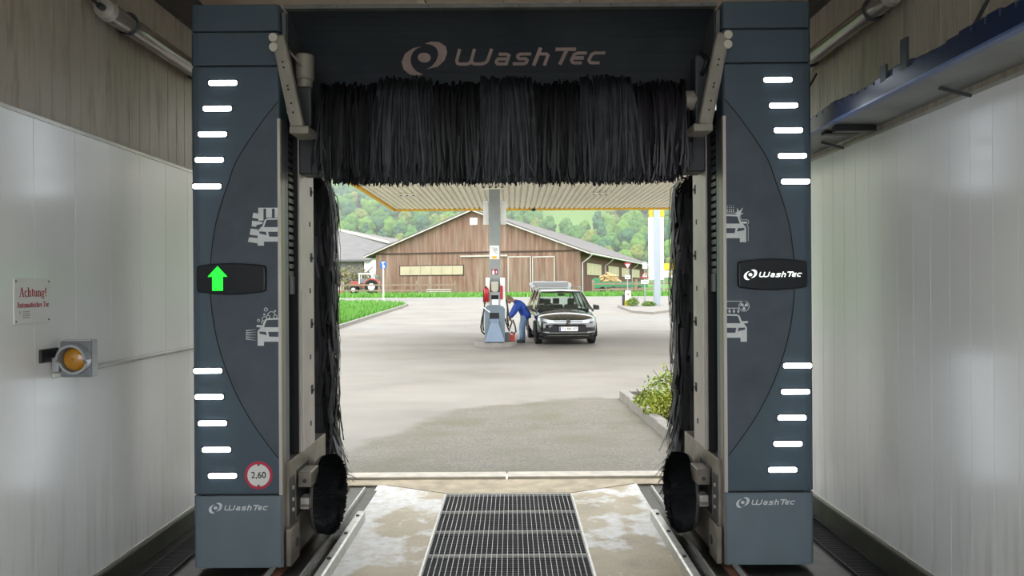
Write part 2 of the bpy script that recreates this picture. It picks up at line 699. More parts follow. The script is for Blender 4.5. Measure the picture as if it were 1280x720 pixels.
# wheel guides and gantry rails
for s, xg, nm in ((-1, -1.085, 'left'), (1, 1.005, 'right')):
    r = empty('wheel_guide', (xg, 3.2, 0), 'galvanised wheel guide channel on the floor, %s of the drain' % nm, 'guide rail', 'wheel guides')
    ye = 5.33
    mb = MB()
    xi = xg - s * 0.045
    mb.prism([(xi, 0.0), (xi, 0.065), (xi + s * 0.012, 0.07), (xi + s * 0.05, 0.07), (xi + s * 0.056, 0.064), (xi + s * 0.056, 0.0)], lambda u, v, w: (u, w, v), 1.4, ye)
    mb.build('inner_profile', M_GALV, r)
    xo = xg + s * 0.1
    MB().prism([(xo, 0.0), (xo, 0.035), (xo + s * 0.012, 0.035), (xo + s * 0.012, 0.0)], lambda u, v, w: (u, w, v), 1.4, 6.1).build('outer_flange', M_GALV, r)
    for yb in (4.4, 4.85, 5.22):
        MB().cyl((xi + s * 0.03, yb, 0.07), (xi + s * 0.03, yb, 0.078), 0.012, n=8).build('bolt', M_DGREY, r)
    MB().box((xi + s * 0.056, 1.4, -0.004), (xo, 6.1, 0.004)).build('channel_bed', M_WET, r)
    r2 = empty('gantry_rail', (-0.055 + s * 1.33, 3.4, 0), 'rusty steel running rail under the %s gantry column' % nm, 'rail', 'gantry running rails')
    xc = -0.055 + s * 1.33
    MB().prism([(xc - 0.05, -0.012), (xc - 0.05, 0.006), (xc - 0.018, 0.012), (xc - 0.018, 0.026), (xc + 0.018, 0.026), (xc + 0.018, 0.012), (xc + 0.05, 0.006), (xc + 0.05, -0.012)], lambda u, v, w: (u, w, v), 1.2, 6.2).build('rail_profile', M_RUST, r2)
    MB().box((xc - 0.016, 1.2, 0.026), (xc + 0.016, 6.2, 0.030)).build('rail_head', M_GALV, r2)

# --- walls -------------------------------------------------------------
def wall(side):
    s = -1 if side == 'left' else 1
    xf = XL if s < 0 else XR
    ztop = 2.45 if s < 0 else 2.53
    zb = 0.10 if s < 0 else 0.12
    back = MB().box((xf + s * 0.03, Y0, -0.2), (xf + s * 0.25, Y1 + 0.25, ZC + 0.15)).build('wall_' + side, M_JOINT)
    structure(back)
    MB().box((xf - s * 0.02, Y0, -0.1), (xf + s * 0.03, Y1, zb - 0.006)).build('wall_kerb', M_MOSS, back, bevel=0.006)
    MB().box((xf - s * 0.008, Y0, zb - 0.006), (xf + s * 0.03, Y1, zb + 0.012)).build('base_trim', M_TRIM, back)
    def boards(w, za, zt, xs, m, name, gap, ch):
        mb = MB()
        h = w - gap
        # vertical board, chamfered on its two long edges
        poly = [(-h / 2, 0), (-h / 2, 0.016 - ch), (-h / 2 + ch, 0.016), (h / 2 - ch, 0.016), (h / 2, 0.016 - ch), (h / 2, 0)]
        mb.prism(poly, lambda u, v, q: (xs - s * v, Y0 + w / 2 + u, q), za, zt)
        first = mb.build(name, m, back)
        k = 1
        while Y0 + (k + 1) * w < Y1 + 0.02:
            c = first.copy()
            COL.objects.link(c)
            c.location = (0, k * w, 0)
            k += 1
    boards(0.171 if s > 0 else 0.34, zb + 0.012, ztop, xf + s * 0.016, M_CLAD, 'cladding_panel', 0.0012, 0.0012)
    boards(0.1265, ztop + 0.018, ZC - 0.02, xf + s * 0.028, M_UPPER, 'wall_board', 0.002, 0.003)
    MB().box((xf - s * 0.006, Y0, ztop), (xf + s * 0.03, Y1, ztop + 0.018)).build('cladding_cap', M_TRIM, back)
    za = 3.47 if s < 0 else 3.58
    MB().box((xf - s * 0.05, Y0, za), (xf + s * 0.03, Y1, ZC)).build('cornice', M_DARKTRIM, back)
    return back


wall_left = wall('left')
wall_right = wall('right')
# ceiling in long panels
ceil = structure(MB().box((XL - 0.25, Y0 - 0.1, ZC + 0.03), (XR + 0.25, Y1 + 0.25, ZC + 0.2)).build('ceiling', M_JOINT))
x = XL
k = 0
while x < XR - 0.01:
    x1 = min(XR, x + 0.55)
    MB().box((x + 0.003, Y0 - 0.1, ZC), (x1 - 0.003, Y1, ZC + 0.03)).build('ceiling_panel', M_CEIL, ceil)
    x = x1
for xr in (-0.63, 0.41):
    MB().box((xr - 0.025, Y0, ZC - 0.02), (xr + 0.025, Y1, ZC)).build('ceiling_batten', mat('pale_batten', 'b9a996', 0.6), ceil)
# exit wall with the door opening
DX0, DX1, DZ = -2.2, 2.13, 3.35
mb = MB()
mb.box((XL - 0.25, Y1, -0.2), (DX0, Y1 + 0.25, ZC + 0.1)).box((DX1, Y1, -0.2), (XR + 0.25, Y1 + 0.25, ZC + 0.1)).box((DX0, Y1, DZ), (DX1, Y1 + 0.25, ZC + 0.1))
wf = structure(mb.build('wall_front', M_UPPER))
mb = MB()
mb.box((DX0, Y1 - 0.03, 0), (DX0 + 0.05, Y1 + 0.25, DZ)).box((DX1 - 0.05, Y1 - 0.03, 0), (DX1, Y1 + 0.25, DZ)).box((DX0, Y1 - 0.03, DZ - 0.05), (DX1, Y1 + 0.25, DZ))
mb.build('door_frame', M_TRIM, wf)
mb = MB()
mb.box((-9.0, Y1 + 0.02, -0.2), (XL - 0.25, Y1 + 0.25, 4.6)).box((XR + 0.25, Y1 + 0.02, -0.2), (9.0, Y1 + 0.25, 4.6)).box((XL - 0.25, Y1 + 0.02, ZC + 0.21), (XR + 0.25, Y1 + 0.25, 4.6))
mb.build('unseen_facade', M_JOINT, wf)  # unseen facade, added to cut the sky reflected in the car's front

# --- wall fittings -------------------------------------------------------
M_SIGN = mat('sign_white', 'dcdcd8', 0.4, var=0.04)
M_RED = mat('print_red', '9d2138', 0.5, var=0.06)
M_PGREY = mat('print_grey', '9a9a98', 0.6)


def wl_fn(xs):
    return lambda u, v, w: (xs + w, u, v)


# serif letters, strokes on a 1-high cap grid: list of (polyline, weight) ; S=stem weight, H=hairline
def serif_glyphs():
    S, H = 0.17, 0.07
    G = {}
    def stem(x, a, b): return ([(x, a), (x, b)], S)
    def sf(x, y, w=0.34): return ([(x - w / 2, y), (x + w / 2, y)], H)
    bowl = lambda cx, cy, rx, ry, a0, a1, wt: ([(cx + rx * cos(radians(a0 + (a1 - a0) * k / 10)), cy + ry * sin(radians(a0 + (a1 - a0) * k / 10))) for k in range(11)], wt)
    G['A'] = (0.86, [([(0.12, 0), (0.42, 1)], H), ([(0.42, 1), (0.72, 0)], S), ([(0.22, 0.34), (0.62, 0.34)], H), sf(0.12, 0.03, .26), sf(0.72, 0.03, .3)])
    G['c'] = (0.56, [bowl(0.3, 0.32, 0.2, 0.3, 50, 310, 0.13)])
    G['h'] = (0.68, [stem(0.16, 0, 1), sf(0.14, 0.03), sf(0.1, .98, .2), ([(0.2, 0.5), (0.34, 0.62), (0.48, 0.56), (0.5, 0.45)], 0.1), stem(0.5, 0, 0.46), sf(0.5, 0.03)])
    G['t'] = (0.44, [stem(0.2, 0.06, 0.85), ([(0.04, 0.6), (0.4, 0.6)], H), ([(0.2, 0.08), (0.3, 0.02), (0.4, 0.08)], 0.08)])
    G['u'] = (0.68, [stem(0.16, 0.12, 0.62), ([(0.16, 0.14), (0.26, 0.03), (0.4, 0.04), (0.5, 0.16)], 0.1), stem(0.5, 0, 0.62), sf(0.1, 0.6, .2), sf(0.44, .6, .2), sf(0.56, .03, .2)])
    G['n'] = (0.68, [stem(0.16, 0, 0.62), sf(0.16, 0.03), sf(0.08, .6, .2), ([(0.2, 0.5), (0.34, 0.62), (0.48, 0.56), (0.5, 0.45)], 0.1), stem(0.5, 0, 0.46), sf(0.5, 0.03)])
    G['g'] = (0.62, [bowl(0.28, 0.38, 0.18, 0.22, 0, 360, 0.11), bowl(0.3, -0.12, 0.22, 0.14, 0, 360, 0.08), ([(0.2, 0.16), (0.16, 0.06), (0.3, 0.02)], 0.08), ([(0.42, 0.56), (0.58, 0.6)], 0.08)])
    G['!'] = (0.4, [([(0.2, 0.3), (0.2, 1)], S), ([(0.2, 0.0), (0.2, 0.13)], S)])
    G['o'] = (0.62, [bowl(0.3, 0.31, 0.21, 0.29, 0, 360, 0.13)])
    G['m'] = (1.0, [stem(0.16, 0, 0.62), sf(0.16, 0.03), ([(0.2, 0.5), (0.34, 0.62), (0.48, 0.5)], 0.1), stem(0.49, 0, 0.5), sf(.49, .03), ([(0.52, 0.5), (0.66, 0.62), (0.8, 0.5)], 0.1), stem(0.82, 0, 0.5), sf(0.82, .03)])
    G['a'] = (0.6, [([(0.1, 0.5), (0.2, 0.6), (0.36, 0.58), (0.41, 0.46)], 0.11), stem(0.42, 0.04, 0.46), bowl(0.25, 0.17, 0.16, 0.15, 0, 360, 0.1), sf(.48, .03, .2)])
    G['i'] = (0.36, [stem(0.18, 0, 0.62), sf(0.18, 0.03), ([(0.18, 0.78), (0.18, 0.93)], S), sf(.1, .6, .2)])
    G['s'] = (0.52, [([(0.42, 0.5), (0.28, 0.6), (0.12, 0.52), (0.14, 0.4), (0.4, 0.24), (0.42, 0.1), (0.26, 0.02), (0.1, 0.12)], 0.11)])
    G['e'] = (0.58, [bowl(0.3, 0.31, 0.2, 0.29, 0, 310, 0.11), ([(0.1, 0.33), (0.5, 0.33)], H)])
    G['T'] = (0.8, [stem(0.4, 0, 1), ([(0.06, 0.97), (0.74, 0.97)], 0.08), ([(0.08, 0.98), (0.08, 0.78)], 0.07), ([(0.72, 0.98), (0.72, 0.78)], 0.07), sf(.4, .03)])
    G['r'] = (0.48, [stem(0.16, 0, 0.62), sf(0.18, 0.03), ([(0.2, 0.46), (0.3, 0.6), (0.44, 0.56)], 0.11), sf(.1, .6, .2)])
    G[' '] = (0.35, [])
    return G


def serif_text(mb, txt, fn, u0, v0, width, cap, w0, w1):
    G = serif_glyphs()
    tot = sum(G[c][0] for c in txt)
    sx = width / tot
    x = 0
    for c in txt:
        for pts, wt in G[c][1]:
            mb.stroke([(u0 + (x + p[0]) * sx, v0 + p[1] * cap) for p in pts], wt * (sx + cap) / 2, fn, w0, w1)
        x += G[c][0]


# warning sign: positions from the photo on the wall plane
ya = P(16, 372, 1).x; sy0 = XL / (ya)
yb_ = P(61, 372, 1).x; sy1 = XL / (yb_)
sgn = empty('warning_sign', (XL, (sy0 + sy1) / 2, 1.47), 'white warning sign with red German lettering screwed to left wall', 'sign')
zs0, zs1 = 1.485, 1.692
MB().box((XL, sy0, zs0), (XL + 0.006, sy1, zs1)).build('sign_plate', M_SIGN, sgn, bevel=0.002)
mb = MB()
fn = wl_fn(XL + 0.006)
serif_text(mb, 'Achtung!', fn, sy0 + 0.035, zs1 - 0.083, 0.205, 0.042, 0, 0.001)
serif_text(mb, 'Automatisches Tor', fn, sy0 + 0.018, zs1 - 0.133, 0.238, 0.026, 0, 0.001)
mb.build('lettering', M_RED, sgn)
mb = MB()
for r_ in range(4):
    for c_ in range(6):
        if c_ in (1,): continue
        if c_ == 0 and r_ > 1: continue
        mb.box((XL + 0.006, sy0 + 0.035 + c_ * 0.013, zs0 + 0.052 - r_ * 0.009), (XL + 0.0065, sy0 + 0.045 + c_ * 0.013, zs0 + 0.057 - r_ * 0.009))
mb.build('small_print', M_PGREY, sgn)
for yy in (sy0 + 0.012, sy1 - 0.012):
    for zz in (zs0 + 0.012, zs1 - 0.012):
        MB().cyl((XL + 0.004, yy, zz), (XL + 0.009, yy, zz), 0.004, n=8).build('screw', M_DGREY, sgn)

# amber signal lamp, housing turned towards the entrance
TLY, TLZ = 3.78, 1.30
tl = empty('signal_lamp', (XL, TLY, TLZ - 0.1), 'square grey signal lamp with round amber lens on left wall', 'signal light')
lx0, lx1 = XL + 0.035, XL + 0.185
TY = 3.72
M_LBOX = mat('lamp_grey', '74777b', 0.5, 0.1, var=0.12)
M_LRIM = mat('lamp_rim_grey', '9a9d9f', 0.35, 0.3)
MB().box((lx0, TY, TLZ - 0.087), (lx1, TY + 0.02, TLZ + 0.087)).build('front_plate', M_LBOX, tl, bevel=0.006)
MB().box((lx0 - 0.006, TY + 0.02, TLZ - 0.092), (lx1 - 0.01, TY + 0.085, TLZ + 0.092)).build('housing', mat('lamp_pale_side', 'b4b6b5', 0.5), tl, bevel=0.006)
cxl = (lx0 + lx1) / 2 + 0.006
mb = MB()
for k in range(24):
    a, b2 = 2 * pi * k / 24, 2 * pi * (k + 1) / 24
    ro, ri = 0.073, 0.062
    ring_pts = []
    dep = lambda t: 0.055 if sin(t) > -0.2 else 0.03
    for (rr, yy0) in ((ro, 0), (ri, 0)):
        pass
    mb.add([(cxl + ro * cos(a), TY, TLZ + ro * sin(a)), (cxl + ro * cos(b2), TY, TLZ + ro * sin(b2)), (cxl + ro * cos(b2), TY - dep(b2), TLZ + ro * sin(b2)), (cxl + ro * cos(a), TY - dep(a), TLZ + ro * sin(a)),
            (cxl + ri * cos(a), TY, TLZ + ri * sin(a)), (cxl + ri * cos(b2), TY, TLZ + ri * sin(b2)), (cxl + ri * cos(b2), TY - dep(b2), TLZ + ri * sin(b2)), (cxl + ri * cos(a), TY - dep(a), TLZ + ri * sin(a))],
           [(0, 1, 2, 3), (4, 7, 6, 5), (3, 2, 6, 7)])
mb.build('visor', M_LRIM, tl)
M_AMBER = mat('amber_lens', 'a87416', 0.15, var=0.12, scale=20, coat=0.5)
mb = MB()
rings = []
for i in range(7):
    t = i / 6 * pi / 2
    rings.append([(cxl + 0.058 * cos(t) * cos(2 * pi * k / 20) + 1e-5, TY - 0.008 - 0.026 * sin(t), TLZ + 0.058 * max(cos(t), 0.01) * sin(2 * pi * k / 20)) for k in range(20)])
mb.loft(rings)
mb.build('lens', M_AMBER, tl, smooth=True)
MB().box((XL - 0.0, TY - 0.11, TLZ - 0.01), (XL + 0.012, TY + 0.03, TLZ + 0.055)).build('wall_bracket', M_BLACK, tl, bevel=0.003)
MB().box((XL + 0.012, TY - 0.03, TLZ - 0.06), (lx0 + 0.01, TY + 0.05, TLZ + 0.01)).build('arm', M_LRIM, tl, bevel=0.004)

# conduit on the left wall
zc = 1.225
mb = MB()
mb.tube([(XL + 0.014, 3.70, zc - 0.005), (XL + 0.014, 4.6, zc), (XL + 0.014, 6.4, zc + 0.0)], 0.013, 8)
o = mb.build('conduit', mat('conduit_white', 'c4c4be', 0.45), None, smooth=True)
tag(o, 'thin white cable conduit running along the left wall', 'conduit')


# tubular lamps
M_TUBE = mat('lamp_tube_clear', '6f6862', 0.12, var=0.1, coat=0.6)
M_TEND = mat('lamp_end_white', '918c84', 0.35)


def tube_lamp(x, z, ya, yb, label):
    r = empty('tubular_lamp', (x, (ya + yb) / 2, z), label, 'lamp', 'tubular lamps on the bay walls')
    MB().cyl((x, ya + 0.05, z), (x, yb - 0.05, z), 0.055, n=18).build('tube', M_TUBE, r, smooth=True, angle=60)
    for q, d in ((ya, 1), (yb, -1)):
        MB().tube([(x, q, z), (x, q + d * 0.01, z), (x, q + d * 0.05, z)], [0.03, 0.052, 0.06], 18).build('end_cap', M_TEND, r, smooth=True, angle=50)
        MB().cyl((x, q - d * 0.035, z), (x, q, z), 0.018, n=10).build('cable_gland', M_DGREY, r)
    sg = -1 if x < 0 else 1
    for q in (ya + 0.25, yb - 0.25):
        mb = MB()
        mb.tube([(x + 0.062 * cos(t), q, z + 0.062 * sin(t)) for t in [2 * pi * k / 16 for k in range(17)]], 0.008, 6)
        mb.box((x, q - 0.012, z - 0.012), (x + sg * 0.086, q + 0.012, z + 0.012))
        mb.build('clamp', M_DGREY, r)
    return r


xl_lamp = XL + 0.09
tube_lamp(xl_lamp, CAM_H + 0.677 * 2.16 + 0.02, 4.03, 5.45, 'clear tubular lamp fixed high on the left wall')
xr_lamp = XR - 0.09
tube_lamp(xr_lamp, CAM_H + 0.742 * 2.09 + 0.02, 4.12, 5.55, 'clear tubular lamp fixed high on the right wall')
zl = CAM_H + 0.677 * 2.16 + 0.02
mb = MB()
mb.tube([(xl_lamp, 3.99, zl), (xl_lamp - 0.03, 3.90, zl + 0.035), (xl_lamp - 0.06, 3.72, zl + 0.07), (xl_lamp - 0.07, 3.2, zl + 0.09), (xl_lamp - 0.07, 1.5, zl + 0.1)], 0.008, 6)
tag(mb.build('lamp_cable', M_BLACK, None, smooth=True), 'dark cable leading from the left tubular lamp along the wall', 'cable')

# blue cable tray on the right wall
r = empty('cable_tray', (1.95, 4.0, 2.5), 'long blue cable tray hung under brackets on the right wall', 'cable tray')
tx, tz = 1.86, 2.585
MB().box((tx, Y0, tz), (tx + 0.006, 6.4, tz + 0.075)).build('side_rail', M_BLUE, r)
MB().box((tx - 0.012, Y0, tz - 0.012), (tx + 0.03, 6.4, tz)).build('front_lip', mat('tray_blue_lip', '5a6f9c', 0.35, var=0.2), r)
MB().box((tx + 0.03, Y0, tz - 0.006), (XR - 0.002, 6.4, tz)).build('tray_bottom', M_TRAY, r)
mb = MB()
y = Y0 + 0.05
while y < 6.3:
    h = 0.028 + 0.012 * sin(y * 9) + random.uniform(0, 0.008)
    mb.box((tx + 0.012, y, tz + 0.02), (tx + 0.11, y + 0.085, tz + 0.075 + h))
    y += 0.092
mb.build('drag_chain', M_BLUE, r, bevel=0.006)
for yy in (3.15, 5.35, 4.4):
    mb = MB()
    mb.bar((tx + 0.02, yy, tz + 0.05), (XR - 0.01, yy + 0.04, tz + 0.55), 0.012, 0.012)
    if yy != 4.4:
        mb.build('tie_rod', M_DGREY, r)
for yy in (2.4, 3.62, 5.0):
    mb = MB()
    mb.bar((XR - 0.14, yy, tz - 0.01), (XR - 0.004, yy - 0.03, tz - 0.055), 0.014, 0.014)
    mb.build('support_strut', M_DGREY, r)
MB().box((tx + 0.05, 4.45, tz - 0.045), (XR - 0.04, 4.52, tz - 0.012)).build('junction_bar', M_BLACK, r)
MB().box((tx + 0.05, 4.62, tz - 0.03), (XR - 0.06, 4.68, tz - 0.012)).build('junction_bar', M_BLACK, r)
for yy, h in ((3.60, 0.13), (3.80, 0.06)):
    MB().box((tx + 0.0, yy - 0.03, tz + 0.07), (tx + 0.012, yy + 0.03, tz + 0.09 + h)).build('stop_plate', M_DGREY, r)


# ================================================================ THE GANTRY
YF = 4.40
XC = P(628, 356, YF).x
gan = empty('car_wash_gantry', (XC, 4.9, 0.03), 'dark blue-grey roll-over car wash gantry with black brushes and light bars', 'car wash')

M_SHELL = mat('slate_shell', '4a5963', 0.42, 0.15, var=0.08, scale=2.5, spec=0.4)
M_SKIRT = mat('slate_skirt', '66747c', 0.5, 0.1, var=0.12, scale=4, stretch=(1, 1, 0.4))
M_ARC = mat('grey_arc_panel', '48525b', 0.6, 0.05, var=0.16, scale=5, detail=7)
M_SEAM = mat('seam_black', '0d0f11', 0.7)
M_ALU = mat('alu_profile', '7a7268', 0.4, 0.5, var=0.1, scale=4, stretch=(1, 1, 0.2))
M_ALU2 = mat('pale_alu', 'b5b0a9', 0.4, 0.4, var=0.1, scale=4, stretch=(1, 1, 0.2))
M_PLATE = mat('inner_steel_plate', 'a59e9a', 0.45, 0.35, var=0.12, scale=5)
M_BASEST = mat('base_steel', '8d867b', 0.4, 0.45, var=0.4, scale=6, hx2='645e55', detail=7)
M_ARMG = mat('arm_grey', '8c887c', 0.5, 0.15, var=0.15, scale=8)
M_CAPW = mat('cap_cream', 'c9c3b4', 0.5)
M_HOOD = mat('hood_blue_black', '3d4245', 0.6, 0.05, scale=1.8, detail=9, hx2='262d35')
M_LIP = mat('hood_lip', '6c6d69', 0.5, 0.2, var=0.2, scale=8)
M_DECAL = mat('decal_grey', 'd6dada', 0.5, var=0.06, scale=15)
M_LOGO = mat('logo_pinkish', 'a8948c', 0.55, var=0.12, scale=10)
M_LED = emis('light_bar', 'eef6ff', 4.2, 'ffffff')
M_SCREEN = mat('screen_black', '0a1118', 0.25, var=0.2, scale=3, spec=0.25)
M_BRIS = mat('bristle_black', '16181b', 0.5, var=0.35, scale=14, spec=0.35)
M_BRIS2 = mat('bristle_charcoal', '33373b', 0.5, var=0.35, scale=14, spec=0.4)
M_BRISP = mat('bristle_purple_black', '1d1a22', 0.45, var=0.4, scale=9, spec=0.5)
M_NYLON = mat('nylon_black', '101215', 0.55, var=0.3, scale=30, spec=0.3)
M_PINK = mat('dull_red_metal', '8c7b78', 0.5, 0.3)


def dz(px, py, Y=YF):
    p = P(px, py, Y)
    return XC - p.x, p.z


ARC = [(347.8, 127), (331, 148), (311.7, 175.6), (295, 203), (285, 231), (275.6, 259), (268.6, 286.7), (264.4, 318.6), (263, 348), (263.9, 375), (268.6, 411), (277, 444.4), (288.5, 476), (300, 501), (316.7, 530), (336.7, 558), (348.3, 572.7)]
D_OUT = dz(239, 360)[0]
D_IN = dz(351, 360)[0]
Z_TOP, Z_S1, Z_S2, Z_S3, Z_BOT = 3.284, 3.125, 2.927, 0.442, 0.018

for s in (-1, 1):
    X = lambda d: XC + s * d
    # --- housing shells, stacked with dark seams between
    def outline(ins=0.0, back=4.80):
        return [(D_IN + ins, YF + 0.012), (D_IN + 0.012 + ins, YF), (D_OUT - 0.05, YF), (D_OUT - 0.02, YF + 0.004), (D_OUT - 0.004 - ins, YF + 0.02), (D_OUT - ins, YF + 0.05), (D_OUT - ins, back), (D_IN + 0.12, back), (D_IN + 0.12, YF + 0.15), (D_IN + ins, YF + 0.15)]
    for nm, za, zb, m in (('top_cap', Z_S1 + 0.004, Z_TOP, M_SHELL), ('upper_shell', Z_S2 + 0.004, Z_S1 - 0.004, M_SHELL), ('main_shell', Z_S3 + 0.004, Z_S2 - 0.004, M_SHELL), ('skirt', Z_BOT, Z_S3 - 0.005, M_SKIRT)):
        MB().prism(outline(), lambda u, v, w: (X(u), v, w), za, zb).build(nm, m, gan, bevel=0.006)
    MB().prism([(a, b2) for a, b2 in [(D_IN + 0.02, YF + 0.012), (D_OUT - 0.06, YF + 0.012), (D_OUT - 0.02, YF + 0.06), (D_OUT - 0.02, 4.75), (D_IN + 0.14, 4.75), (D_IN + 0.14, YF + 0.13), (D_IN + 0.02, YF + 0.13)]], lambda u, v, w: (X(u), v, w), Z_BOT + 0.02, Z_TOP - 0.02).build('inner_core', M_SEAM, gan)
    # --- arched panel with its seam
    arc = smooth_line([dz(*p) for p in ARC])
    edge = D_IN + 0.004
    poly = [(max(d, edge), z) for d, z in arc]
    poly[0] = (edge, poly[0][1] + 0.004); poly[-1] = (edge, poly[-1][1] - 0.004)
    fnf = lambda u, v, w: (X(u), YF - w, v)
    MB().prism(poly, fnf, 0.0, 0.0035).build('arched_panel', M_ARC, gan)
    MB().stroke([(d, z) for d, z in arc], 0.006, fnf, 0.0, 0.0042).build('panel_seam', M_SEAM, gan)
    # --- bright edge profiles and channel
    MB().box((X(D_IN - 0.002), YF - 0.006, Z_S3), (X(D_IN + 0.014), YF + 0.012, 2.62)).build('edge_bead', M_ALU2, gan)
    MB().box((X(D_IN - 0.004), YF + 0.012, Z_BOT), (X(D_IN + 0.01), YF + 0.075, 2.62)).build('edge_profile', M_ALU, gan)
    MB().box((X(D_IN - 0.001), YF + 0.08, Z_S3), (X(D_IN + 0.01), YF + 0.15, 2.62)).build('edge_profile', M_SHELL, gan)
    MB().box((X(D_IN + 0.12), YF + 0.15, Z_S3), (X(D_IN + 0.13), YF + 0.34, 2.75)).build('channel_back', M_SEAM, gan)
    # energy chain
    zch = P(370, 345, 4.62).z
    ch = MB().box((X(D_IN + 0.03), YF + 0.20, zch), (X(D_IN + 0.1), YF + 0.27, 2.62)).build('energy_chain', M_SEAM, gan)
    z = zch
    lk = None
    while z < 2.6:
        if lk is None:
            lk = MB().box((X(D_IN - 0.0), YF + 0.165, z), (X(D_IN + 0.11), YF + 0.285, z + 0.030)).build('chain_link', M_BLACK, ch, bevel=0.004)
            z_first = z
        else:
            c = lk.copy(); COL.objects.link(c); c.location = (0, 0, z - z_first)
        z += 0.044
    MB().box((X(D_IN - 0.002), YF + 0.18, 1.60), (X(D_IN + 0.11), YF + 0.29, zch)).build('chain_anchor', M_DGREY, gan, bevel=0.004)
    # inner guide column
    DP = D_IN - 0.028
    MB().box((X(DP), 4.70, 0.62), (X(DP + 0.012), 5.03, 2.72)).build('guide_plate', M_PLATE, gan, bevel=0.002)
    MB().box((X(DP + 0.012), 4.69, 0.62), (X(DP + 0.10), 4.71, 2.72)).build('guide_flange', M_SEAM, gan)
    MB().box((X(DP - 0.006), 4.735, 0.62), (X(DP + 0.002), 4.75, 1.62)).build('guide_strip', M_ALU2, gan)
    MB().box((X(DP + 0.012), 4.71, 0.62), (X(DP + 0.2), 5.03, 2.72)).build('guide_core', M_SEAM, gan)
    for k in range(9):
        zq = 0.76 + k * 0.215
        big = (k % 2 == 1)
        MB().box((X(DP - 0.002), 4.945 if big else 4.92, zq - (0.03 if big else 0.016)), (X(DP + 0.004), 4.99 if big else 4.945, zq + (0.03 if big else 0.016))).build('slot', M_SEAM, gan)
        if k in (1, 3, 5, 7):
            MB().box((X(DP - 0.012), 4.955, zq - 0.012), (X(DP), 4.975, zq + 0.006)).build('slot_clip', M_DGREY, gan)
    # base box
    MB().box((X(D_IN - 0.02), 4.47, Z_BOT), (X(D_IN + 0.26), 5.35, 0.615)).build('base_box', M_BASEST, gan, bevel=0.004)
    MB().box((X(D_IN - 0.045), 4.42, Z_BOT), (X(D_IN - 0.015), 4.60, 0.235)).build('wheel_guard', M_BASEST, gan, bevel=0.004)
    MB().cyl((X(D_IN - 0.046), 4.545, 0.12), (X(D_IN - 0.043), 4.545, 0.12), 0.03, n=14).build('wheel_hub', M_SEAM, gan)
    MB().box((X(D_IN - 0.022), 4.62, 0.25), (X(D_IN - 0.012), 4.90, 0.53)).build('base_opening', M_SEAM, gan)
    MB().box((X(D_IN - 0.024), 4.48, 0.24), (X(D_IN - 0.014), 4.58, 0.52)).build('side_cover', M_DGREY, gan, bevel=0.003)
    for zz in (0.32, 0.38, 0.45):
        MB().cyl((X(D_IN - 0.032), 4.53, zz), (X(D_IN - 0.02), 4.53, zz), 0.012, n=8).build('bolt', M_ALU2, gan)
    br = MB().box((X(D_IN - 0.10), 4.66, 0.415), (X(D_IN + 0.0), 4.84, 0.51)).build('wheel_brush_drive', M_BASEST, gan, bevel=0.006)
    MB().cyl((X(D_IN - 0.06), 4.655, 0.455), (X(D_IN - 0.06), 4.662, 0.455), 0.013, n=10).build('drive_bolt', M_DGREY, br)
    MB().box((X(D_IN - 0.075), 4.70, 0.27), (X(D_IN - 0.0), 4.80, 0.34)).build('valve_block', M_ALU2, gan, bevel=0.004)
    MB().box((X(D_IN - 0.08), 4.685, 0.285), (X(D_IN - 0.01), 4.70, 0.3)).build('valve_clip', M_ALU, gan)
    # --- wheel brush: backing dish and thick bristle ring
    wc = (4.99, 0.285)
    wb = MB()
    R_ = 0.245
    x0b = D_IN - 0.055
    rings = []
    for dd, rr in ((0.0, R_ - 0.05), (-0.006, R_ - 0.012), (-0.016, R_), (-0.03, R_ + 0.002)):
        rings.append([(X(x0b + dd), wc[0] + rr * cos(2 * pi * k / 40), wc[1] + rr * sin(2 * pi * k / 40)) for k in range(40)])
    wbo = wb.loft(rings).build('wheel_brush', mat('brush_dish_grey', '5b5a56', 0.45, 0.3), gan, smooth=True, angle=40)
    MB().cyl((X(D_IN - 0.0), wc[0], wc[1]), (X(x0b), wc[0], wc[1]), 0.05, n=14).build('brush_hub', M_DGREY, wbo)
    br_ = MB()
    rnd = random.Random(5 + s)
    for i in range(5200):
        q = rnd.random()
        a = rnd.uniform(0, 2 * pi)
        r0 = (0.06 + (R_ - 0.06) * sqrt(q))
        ln = 0.115 + rnd.uniform(-0.018, 0.012) - 0.05 * max(0, (r0 / R_ - 0.8)) * 5
        r1 = r0 * (1.0 + rnd.uniform(-0.05, 0.06)) + (0.012 if r0 > 0.2 else 0)
        r1 = min(r1, R_ + 0.01)
        a1 = a + rnd.uniform(-0.05, 0.05)
        p0 = Vector((X(x0b - 0.03), wc[0] + r0 * cos(a), wc[1] + r0 * sin(a)))
        p1 = Vector((X(x0b - 0.03 - ln), wc[0] + r1 * cos(a1), wc[1] + r1 * sin(a1)))
        t = Vector((0, -sin(a), cos(a))) * 0.0042
        n2 = Vector((0, cos(a), sin(a))) * 0.003
        br_.add([p0 - t, p0 + t, p1 + t * 0.8, p1 - t * 0.8, p1 + n2, p0 + n2], [(0, 1, 2, 3), (0, 5, 4, 3)])
    o = br_.build('bristles', M_NYLON, wbo)
    o['kind'] = 'stuff'
    # --- light bars
    if s < 0:
        LB = [(279, 104), (272, 136), (266, 168), (262, 200), (259, 233), (258.5, 463.5), (262, 496), (266, 529), (271, 562), (278.5, 594.5)]
    else:
        LB = [(972, 100), (979, 132), (985, 163), (990, 195), (994, 227), (996.5, 457), (994, 489.5), (989.5, 522), (984.5, 554.5), (978, 587)]
